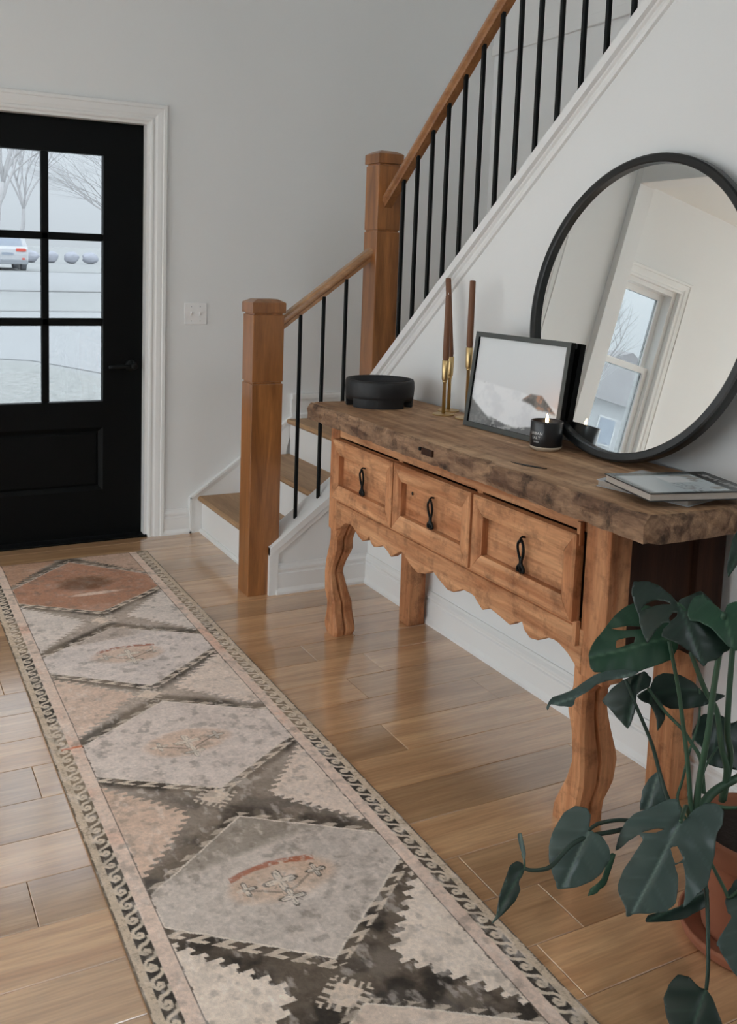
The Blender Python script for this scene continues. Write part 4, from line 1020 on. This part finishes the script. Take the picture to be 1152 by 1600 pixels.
def leaf(crop, outline, base, tip, depth, m, n_add=(0, 0, 0), curl=1.5, droop=.6, holes=(), ripple=.0009, vs=.040, label=None, spacing=4.0):
    O = round_poly(px(crop, outline)); H = [round_poly(px(crop, h)) for h in holes]
    b2, t2 = px(crop, [base])[0], px(crop, [tip])[0]
    lo, hi = O.min(0), O.max(0)
    gx_, gy_ = np.meshgrid(np.arange(lo[0]+2, hi[0], spacing), np.arange(lo[1]+2, hi[1], spacing)); G_ = np.stack([gx_.ravel(), gy_.ravel()], -1)
    G_ = G_[pip(G_, O)]
    for h in H: G_ = G_[~pip(G_, h)]
    V = [Vector(p) for p in O]; E_ = [(i, (i+1) % len(O)) for i in range(len(O))]
    for h in H:
        k = len(V); V += [Vector(p) for p in h]; E_ += [(k+i, k+(i+1) % len(h)) for i in range(len(h))]
    V += [Vector(p) for p in G_]
    r = delaunay_2d_cdt(V, E_, [], 0, 1e-4)
    pts = np.array([tuple(v) for v in r[0]]); fs = np.array([f for f in r[2] if len(f) == 3])
    cen = pts[fs].mean(1); keep = pip(cen, O)
    for h in H: keep &= ~pip(cen, h)
    fs = fs[keep]
    c0 = O.mean(0); A0 = at(c0[0], c0[1], depth)
    nn = (-ray(c0[0], c0[1]).normalized() + Vector(n_add)).normalized()
    def onp(p): d = ray(p[0], p[1]); return CAM + d*((A0-CAM).dot(nn)/d.dot(nn))
    Bp, Tp = onp(b2), onp(t2); ax = (Tp-Bp); ln = ax.length; ax.normalize(); ay = nn.cross(ax)
    vs_, cols = [], []
    for p in pts:
        P = onp(p); a = (P-Bp).dot(ax); b = (P-Bp).dot(ay)
        ph = ((a-.55*abs(b))/vs) % 1.0; dv = min(ph, 1-ph)
        off = -curl*b*b - droop*max(0, a)**2*.6 + ripple*(math.cos(2*math.pi*ph)*-1)*min(1, abs(b)/.02) + .004*math.sin(a*40+b*25)
        off += -.003*max(0, 1-abs(b)/.008)
        vs_.append(P+nn*off)
        vein = max(0, 1-abs(b)/.0032)*(1 if 0 < a < ln else .0)
        vein = max(vein, .16*max(0, 1-dv/.09)*min(1, abs(b)/.01))
        cols.append((vein, vein, vein, 1))
    me = bpy.data.meshes.new('leaf'); me.from_pydata([tuple(v) for v in vs_], [], [tuple(int(i) for i in f) for f in fs]); me.update()
    ca = me.color_attributes.new('vein', 'FLOAT_COLOR', 'POINT'); ca.data.foreach_set('color', np.array(cols, np.float32).reshape(-1))
    me.polygons.foreach_set('use_smooth', [True]*len(me.polygons))
    o = from_mesh('leaf', me, m, plant)
    so = o.modifiers.new('thickness', 'SOLIDIFY'); so.thickness = .0011; so.offset = 0
    if label: o['label'] = label
    return o
LD, LG, LB = M['leaf_dark'], M['leaf_grey'], M['leaf_green']
# big leaf at left, drooping before the console leg
leaf('E', [(503,400),(512,365),(535,325),(565,290),(605,240),(645,200),(700,168),(770,180),(830,220),(880,290),(895,360),(870,418),(830,436),(760,455),(700,476),(620,480),(530,474),(510,455)],
     (880,320), (505,410), 1.98, LB, (-.1,-.1,.5), 1.2, .3, [[(625,335),(660,325),(705,322),(702,345),(660,358),(624,366)], [(600,282),(670,274),(735,278),(730,290),(660,292)]], label='deep green leaf with slits')
# top centre split leaf
leaf('K', [(180,170),(250,168),(330,168),(430,210),(530,290),(602,372),(622,338),(720,298),(815,258),(900,330),(1020,500),(1090,780),(1010,855),(960,895),(880,915),(840,955),(780,900),(720,830),(640,780),(560,735),(445,682),(458,620),(520,560),(470,555),(400,610),(350,680),(308,735),(262,640),(232,540),(228,480),(190,380),(160,268)],
     (602,375), (840,950), 1.90, LD, (-.2,-.1,.5), 1.6, .5, [[(250,425),(290,375),(380,337),(470,350),(535,382),(440,380),(330,398)], [(512,512),(548,467),(590,466),(588,498),(530,545)]], label='dark split leaf')
# bright green leaf at the right edge
leaf('K', [(690,410),(740,320),(830,285),(900,340),(980,412),(1025,462),(1042,440),(1060,390),(1110,365),(1200,350),(1310,400),(1370,560),(1330,720),(1240,800),(1140,815),(1060,772),(980,690),(900,600),(800,540),(710,520),(685,470)],
     (1030,458), (1120,800), 1.86, LB, (-.1,0,.6), 1.2, .4, label='bright green leaf')
leaf('G', [(1152,430),(1125,485),(1102,580),(1090,655),(1098,716),(1130,675),(1180,600),(1230,520),(1240,440),(1190,410)], (1220,430), (1097,712), 1.95, LD, (0,0,.2), 1.5, .3)
# pale leaf seen nearly edge-on, far left
leaf('E', [(318,622),(345,582),(430,546),(520,492),(580,474),(640,468),(722,472),(690,497),(600,512),(540,527),(500,552),(446,582),(432,622),(380,622),(338,612),(322,636)],
     (715,474), (320,625), 1.94, LG, (-.2,0,.9), 2.0, .3, label='pale leaf seen nearly edge-on')
leaf('E', [(560,600),(600,550),(650,512),(745,472),(778,500),(770,540),(715,575),(708,640),(690,690),(670,722),(630,680),(590,630)], (720,500), (668,720), 2.02, LD, (-.4,0,.2), 2, .5)
leaf('E', [(714,578),(765,545),(792,565),(815,600),(836,640),(836,682),(805,732),(796,668),(772,618),(735,602)], (765,548), (805,728), 2.04, LD, (0,0,.2), 2, .5)
leaf('E', [(770,545),(790,500),(830,480),(900,488),(960,518),(1000,556),(1060,564),(1102,576),(1060,602),(1000,626),(930,637),(860,632),(810,607),(780,578)], (990,556), (775,560), 2.05, LD, (0,0,.5), 1.5, .3)
leaf('L', [(730,520),(790,380),(840,330),(1010,345),(1100,420),(1200,400),(1260,600),(1190,845),(1010,835),(890,800),(820,650),(760,590)], (1000,370), (900,800), 2.08, LD, (.1,0,.3), 1.5, .3)
leaf('L', [(240,1235),(262,1060),(320,950),(410,868),(445,950),(490,1100),(520,1120),(400,1200)], (420,880), (300,1230), 2.02, LG, (-.3,0,.2), 2, .3)
# large leaf hanging over the pot
leaf('Q', [(618,412),(630,360),(660,290),(700,250),(780,222),(850,190),(888,188),(905,230),(908,288),(930,280),(960,240),(1010,208),(1060,208),(1094,240),(1088,300),(1062,350),(1052,440),(1036,500),(1020,560),(965,620),(915,662),(922,600),(926,540),(915,470),(880,478),(894,540),(884,640),(840,682),(770,690),(700,690),(666,702),(660,660),(630,595),(628,560),(650,500),(700,430),(740,372),(725,345),(680,370),(645,400)],
     (906,290), (690,690), 1.80, LG, (-.3,-.1,.45), 1.5, .6, [[(862,408),(890,398),(916,448),(905,462),(880,468)], [(735,338),(790,322),(838,322),(800,338)]], label='large grey-green split leaf hanging over the pot')
leaf('Q', [(755,725),(762,695),(900,660),(1026,578),(1022,660),(930,712),(850,724)], (1020,600), (760,720), 1.84, LD, (0,0,.3), 1.5, .3)
# round leaf at left
leaf('Q', [(328,400),(345,330),(390,250),(440,220),(490,228),(512,260),(506,322),(524,335),(562,355),(592,400),(597,450),(560,512),(520,546),(450,576),(365,584),(350,540),(330,470)],
     (508,328), (385,575), 1.84, LG, (-.4,-.1,.3), 2.0, .5, label='rounded grey-green leaf')
leaf('Q', [(597,432),(622,432),(582,560),(540,602),(500,614),(510,582),(560,540)], (615,432), (502,610), 1.88, LB, (0,0,.2), 2, .3)
leaf('Q', [(225,492),(213,470),(190,462),(160,480),(140,540),(115,610),(102,670),(96,700),(74,737),(130,692),(180,642),(206,592),(200,552),(217,520)], (222,490), (76,735), 1.80, LD, (-.2,0,.3), 3, .3, label='small dark leaf hanging by the rug')
leaf('Q', [(193,346),(210,340),(220,380),(229,430),(221,482),(212,430),(200,390)], (222,480), (205,342), 1.80, LG, (-.2,0,.2), 3, .2, spacing=2.5)
# low leaf at the bottom edge, leaf at the right edge
leaf('Q', [(830,1062),(850,1000),(890,955),(940,965),(990,1014),(1018,1024),(1045,1060),(1072,1130),(1090,1190),(1050,1260),(960,1280),(880,1240),(845,1150)], (1016,1022), (930,1270), 1.72, LD, (-.3,0,.4), 1.8, .4)
leaf('Q', [(1150,540),(1112,590),(1100,640),(1112,690),(1128,712),(1060,818),(1075,850),(1095,885),(1150,965),(1230,980),(1300,880),(1300,700),(1240,580)], (1190,560), (1160,960), 1.76, LG, (-.3,0,.4), 1.8, .4)

def stem(crop, pts, d, r, m=None):
    m = m or M['stem']; P = px(crop, pts); n = len(P)
    D = d if isinstance(d, (list, tuple)) else [d]*n
    path = smooth_path([at(p[0], p[1], q) for p, q in zip(P, D)], 5)
    rr = [r*(.85+.35*i/(len(path)-1)) for i in range(len(path))]
    return MB().tube(path, rr, 8).build('stem', m, plant, smooth=True)
stem('P', [(1046,1002),(1060,1075),(1067,1127),(1075,1193),(1080,1262),(1084,1290)], [1.93,1.95,1.96,1.96,1.96,1.97], .0045)
stem('P', [(1131,958),(1128,997),(1115,1080),(1107,1143),(1095,1210),(1089,1253),(1087,1290)], [1.855,1.87,1.90,1.92,1.95,1.96,1.96], .0062)
stem('P', [(1148,960),(1145,1015),(1140,1080),(1137,1143),(1142,1177),(1138,1207),(1130,1250)], [1.95,1.96,1.97,1.98,1.99,2.0,2.0], .0062)
stem('P', [(1080,1020),(1103,1080),(1120,1110),(1128,1168),(1136,1205),(1128,1252)], [1.93,1.95,1.96,1.98,1.99,2.0], .0058)
stem('P', [(978,1062),(993,1100),(1018,1160),(1030,1203),(1043,1245),(1062,1278)], [2.02,2.01,2.0,1.99,1.97,1.96], .0040, M['vine'])
stem('P', [(1013,1075),(1038,1110),(1065,1138),(1080,1160),(1095,1187),(1100,1240)], [2.03,2.02,2.0,1.99,1.98,1.97], .0038)
stem('P', [(1093,1076),(1094,1086),(1092,1127),(1078,1173),(1067,1218),(1059,1250),(1075,1285)], [2.04,2.04,2.03,2.01,1.99,1.97,1.96], .0026)
stem('P', [(1170,1205),(1150,1217),(1123,1232),(1107,1246),(1098,1262),(1094,1285)], [2.02,2.0,1.99,1.98,1.97,1.97], .0085)
stem('P', [(1122,1167),(1103,1198),(1095,1232),(1093,1270)], [2.05,2.02,1.99,1.97], .0026)
stem('Q', [(222,494),(250,502),(300,500),(345,480),(420,400),(500,355),(630,330),(760,300),(900,330)], [1.80,1.80,1.80,1.81,1.83,1.85,1.88,1.93,1.97], .0042, M['vine'])
stem('Q', [(224,494),(222,460),(214,430)], 1.80, .0022)
stem('Q', [(506,326),(530,308),(560,295),(650,283),(760,300),(890,330)], [1.835,1.85,1.86,1.88,1.93,1.97], .0038, M['vine'])
stem('Q', [(1018,1024),(1026,900),(1022,650),(1012,540),(1010,430),(960,350)], [1.72,1.73,1.77,1.81,1.86,1.94], .0040, M['vine'])
stem('Q', [(1190,565),(1120,620),(1095,580),(1020,440),(960,350)], [1.77,1.79,1.80,1.88,1.95], .0036)
stem('Q', [(906,290),(915,260),(930,225),(950,300)], [1.79,1.83,1.90,1.95], .0042)
stem('K', [(602,375),(680,460),(790,700)], [1.893,1.905,1.93], .0030)
stem('P', [(1160,1262),(1133,1262),(1105,1258),(1094,1280)], [1.93,1.94,1.96,1.97], .0040)

# ================================================================== OUTDOORS, seen through the panes
GZ = lambda y: -.15+.0206*(y-4.75)
def ground_patch(name, poly, m, dz, label, cat='ground'):
    t = MB(); n = len(poly)
    t.add([(x, y, GZ(y)+dz) for x, y in poly]+[(x, y, GZ(y)+dz-.1) for x, y in poly], [tuple(range(n)), tuple(range(n, 2*n))[::-1]]+[(i, n+i, n+(i+1) % n, (i+1) % n) for i in range(n)])
    return tag(t.build(name, m), label, cat, kind='structure')
ground_patch('ground', [(-90, 4.78), (90, 4.78), (90, 160), (-90, 160)], M['washed_lawn'], 0, 'pale washed-out ground outside the entry door')
tag(MB().box(-90, 90, -90, 4.0, -.5, -.25).build('ground_rear', M['washed_lawn']), 'pale washed-out ground around the house', 'ground', kind='structure')
ground_patch('driveway', [(-3, 12.6), (1.2, 13.4), (2.0, 12.9), (2.6, 11.6), (3.2, 9.5), (4.5, 8.2), (14, 8), (14, 21.1), (-3, 21.3)], M['road'], .015, 'pale concrete driveway beyond the lawn', 'driveway')
ground_patch('lawn', [(-9, 6.2), (3.0, 6.2), (2.9, 9.4), (2.4, 11.4), (1.9, 12.6), (1.1, 13.2), (-3, 12.4), (-9, 12)], M['grass'], .02, 'washed-out patch of lawn in front of the door', 'lawn')
ground_patch('street', [(-60, 30.2), (60, 29.4), (60, 45), (-60, 45.6)], M['road'], .012, 'pale street beyond the driveway', 'street')
ground_patch('kerb', [(-60, 29.6), (60, 28.8), (60, 29.4), (-60, 30.2)], M['curb'], .03, 'pale kerb along the near side of the street', 'kerb')
ground_patch('kerb', [(-3, 21.3), (14, 21.1), (14, 21.5), (-3, 21.7)], M['curb'], .03, 'pale kerb at the end of the driveway', 'kerb')
ground_patch('kerb', [(-60, 45.6), (60, 45.0), (60, 45.5), (-60, 46.1)], M['curb'], .03, 'pale kerb along the far side of the street', 'kerb')
for k, (sx, sy) in enumerate(((3.5, 5.2),)):
    tag(MB().box(.1, 1.5, 4.76, 6.1, GZ(5)-.1, -.05).build('porch_step', M['road'], bevel=.01), 'pale concrete porch step outside the entry door', 'step', kind='structure')

# ---- parked car
cx, cy, cz = 6.15, 46.4, GZ(46.4)
car = thing('car', (cx, cy+2.2, cz), 'white car parked on the far side of the street', 'car')
W = .93
b = MB()
side = [(0, .42), (-.02, .75), (.03, 1.02), (.25, 1.12), (.5, 1.60), (.9, 1.68), (2.6, 1.64), (3.3, 1.15), (4.3, 1.02), (4.5, .75), (4.5, .35), (.1, .34)]
secs = []
for x, s in ((-W, .985), (-W*.93, 1.0), (W*.93, 1.0), (W, .985)):
    secs.append([(cx+x*(1 if z < 1.15 else .86), cy+y*s+(0 if s == 1 else .03), cz+z) for y, z in side])
b.loft(secs); b.build('body', M['carw'], car, bevel=.03)
q = MB(); q.add([(cx-.70, cy+.262, cz+1.16), (cx+.70, cy+.262, cz+1.16), (cx+.62, cy+.468, cz+1.55), (cx-.62, cy+.468, cz+1.55), (cx-.70, cy+.30, cz+1.16), (cx+.70, cy+.30, cz+1.16), (cx+.62, cy+.50, cz+1.55), (cx-.62, cy+.50, cz+1.55)], [(0, 1, 2, 3), (4, 7, 6, 5), (0, 4, 5, 1), (1, 5, 6, 2), (2, 6, 7, 3), (3, 7, 4, 0)]); q.build('rear_window', M['carg'], car)
for sg in (-1, 1):
    q = MB(); q.prism([(cy+.9, 1.16+cz), (cy+1.0, 1.56+cz), (cy+2.5, 1.54+cz), (cy+3.0, 1.16+cz)], 'x', cx+sg*(W-.06), cx+sg*(W-.10)); q.build('side_window', M['carg'], car)
    MB().box(cx+sg*.60-.22, cx+sg*.60+.22, cy-.035, cy+.05, cz+.90, cz+1.04).build('tail_lamp', M['lamp_red'], car, bevel=.02)
    MB().box(cx+sg*.70-.06, cx+sg*.70+.06, cy-.045, cy+.05, cz+.52, cz+.60).build('reflector', M['lamp_red'], car)
    for y in (.85, 3.6):
        MB().loft([[(cx+sg*a, cy+y+.34*r*math.cos(t), cz+.34+.34*r*math.sin(t)) for t in np.linspace(0, 6.283, 20, endpoint=False)] for a, r in ((.70, .9), (.71, 1), (.93, 1), (.94, .9))]).build('wheel', M['tyre'], car)
MB().box(cx-W+.02, cx+W-.02, cy-.06, cy+.3, cz+.30, cz+.52).build('bumper', M['card'], car, bevel=.03)
MB().box(cx-.26, cx+.26, cy-.03, cy+.02, cz+.72, cz+.84).build('number_plate', M['carg'], car)

# ---- bare trees
def tree(name, x, y, h, r0, lean, seed, label, spread=.55, bias=(0, 0), levels=5, group='bare trees across the street'):
    rnd = random.Random(seed); t = thing(name, (x, y, GZ(y)), label, 'tree', group)
    trunk, br = MB(), MB()
    def grow(p, d, ln, r, lv):
        n = 5; path = [p]; q = Vector(p); dd = Vector(d)
        for k in range(n):
            dd = (dd+Vector((rnd.uniform(-.14, .14)+bias[0]*(.05 if lv else 0), rnd.uniform(-.14, .14), rnd.uniform(-.05, .10)+bias[1]*(.05 if lv else 0)))).normalized(); q = q+dd*ln/n; path.append(q.copy())
        rr = [r*(1-.45*k/n) for k in range(n+1)]
        (trunk if lv == 0 else br).tube(path, rr, 7 if lv < 2 else 4)
        if lv >= levels: return
        for k in range(3 if lv < 2 else 2):
            a = rnd.uniform(0, 6.28); s = rnd.uniform(.6, 1.1)*spread*(1.5 if lv == 0 else 1.2)
            nd = (dd+Vector((math.cos(a)*s+bias[0]*.25, math.sin(a)*s, rnd.uniform(-.05, .35)+bias[1]*.2))).normalized()
            i = rnd.choice((2, 3, 4, 5)) if lv else rnd.choice((3, 4, 5))
            grow(path[i].copy(), nd, ln*rnd.uniform(.62, .82), rr[i]*.66, lv+1)
        grow(path[-1].copy(), (dd+Vector((rnd.uniform(-.2, .2), 0, .1))).normalized(), ln*.7, rr[-1]*.9, lv+1)
    grow(Vector((x, y, GZ(y)-.1)), Vector((lean, 0, 1)).normalized(), h*.34, r0, 0)
    trunk.build('trunk', M['bark'], t, smooth=True); br.build('branches', M['bark'], t, smooth=True)
tree('bare_tree', 2.9, 28.5, 10, .14, .40, 3, 'bare tree with a thick trunk leaning right across the top left pane', .5, (.3, .1))
tree('bare_tree', 7.05, 48.5, 9, .16, .02, 8, 'slim bare tree standing behind the parked car', .35)
tree('bare_tree', 8.0, 31.5, 6.2, .12, -.12, 33, 'bare tree whose arching twigs fill the top right pane', .8, (-.9, -.45), 6)
tree('bare_tree', -19.5, 27.0, 7, .16, .05, 5, 'bare tree in front of the far house seen in the mirror', .6, (0, 0), 4)
# ---- shrubs and fence across the street, house reflected in the mirror
def shrub(x, y, r, seed, label):
    rnd = np.random.default_rng(seed); t = MB(); n = 14
    secs = []
    for i in range(9):
        ph = -math.pi/2+math.pi*(i+.02)/8.04
        secs.append([(x+r*(1+.2*rnd.uniform(-1, 1))*math.cos(ph)*math.cos(2*math.pi*k/n), y+r*.8*(1+.2*rnd.uniform(-1, 1))*math.cos(ph)*math.sin(2*math.pi*k/n), GZ(y)+r*.75+r*.75*math.sin(ph)*(1+.1*rnd.uniform(-1, 1))) for k in range(n)])
    t.loft(secs); tag(t.build('shrub', M['shrub'], smooth=True), label, 'shrub', 'shrubs across the street')
for k, (x, l) in enumerate(((9.6, 'leftmost'), (10.8, 'second from left'), (12.1, 'third from left'), (13.3, 'rightmost'))):
    shrub(x, 62, .50, 40+k, 'pale shrub across the street, %s of the row' % l)
fn_ = thing('fence', (16, 60, GZ(60)), 'pale fence across the street behind the driveway', 'fence')
for k in range(9):
    MB().box(14.0+k*.8, 14.12+k*.8, 60, 60.1, GZ(60)-.1, GZ(60)+1.25).build('post', M['shrub'], fn_)
for z in (.55, 1.05): MB().box(14.0, 20.6, 60.02, 60.06, GZ(60)+z, GZ(60)+z+.1).build('fence_rail', M['shrub'], fn_)
hx, hy = -23.5, 33.0; hz = GZ(33)
hs = thing('house', (hx, hy, hz), 'pale gabled house outside the window seen in the mirror', 'house')
MB().box(hx-4.5, hx+4.5, hy-3, hy+4, hz-.2, hz+2.9).build('wall', M['siding'], hs)
MB().prism([(hx-4.9, hz+2.8), (hx, hz+5.0), (hx+4.9, hz+2.8)], 'y', hy-3.4, hy+4.4).build('roof', M['roof'], hs)
for dx in (-2.6, 0, 2.6):
    wd = MB().box(hx+dx-.5, hx+dx+.5, hy-3.05, hy-2.98, hz+1.0, hz+2.2).build('window', M['trim'], hs)
    MB().box(hx+dx-.42, hx+dx+.42, hy-3.07, hy-3.04, hz+1.08, hz+2.12).build('pane', M['carg'], wd)
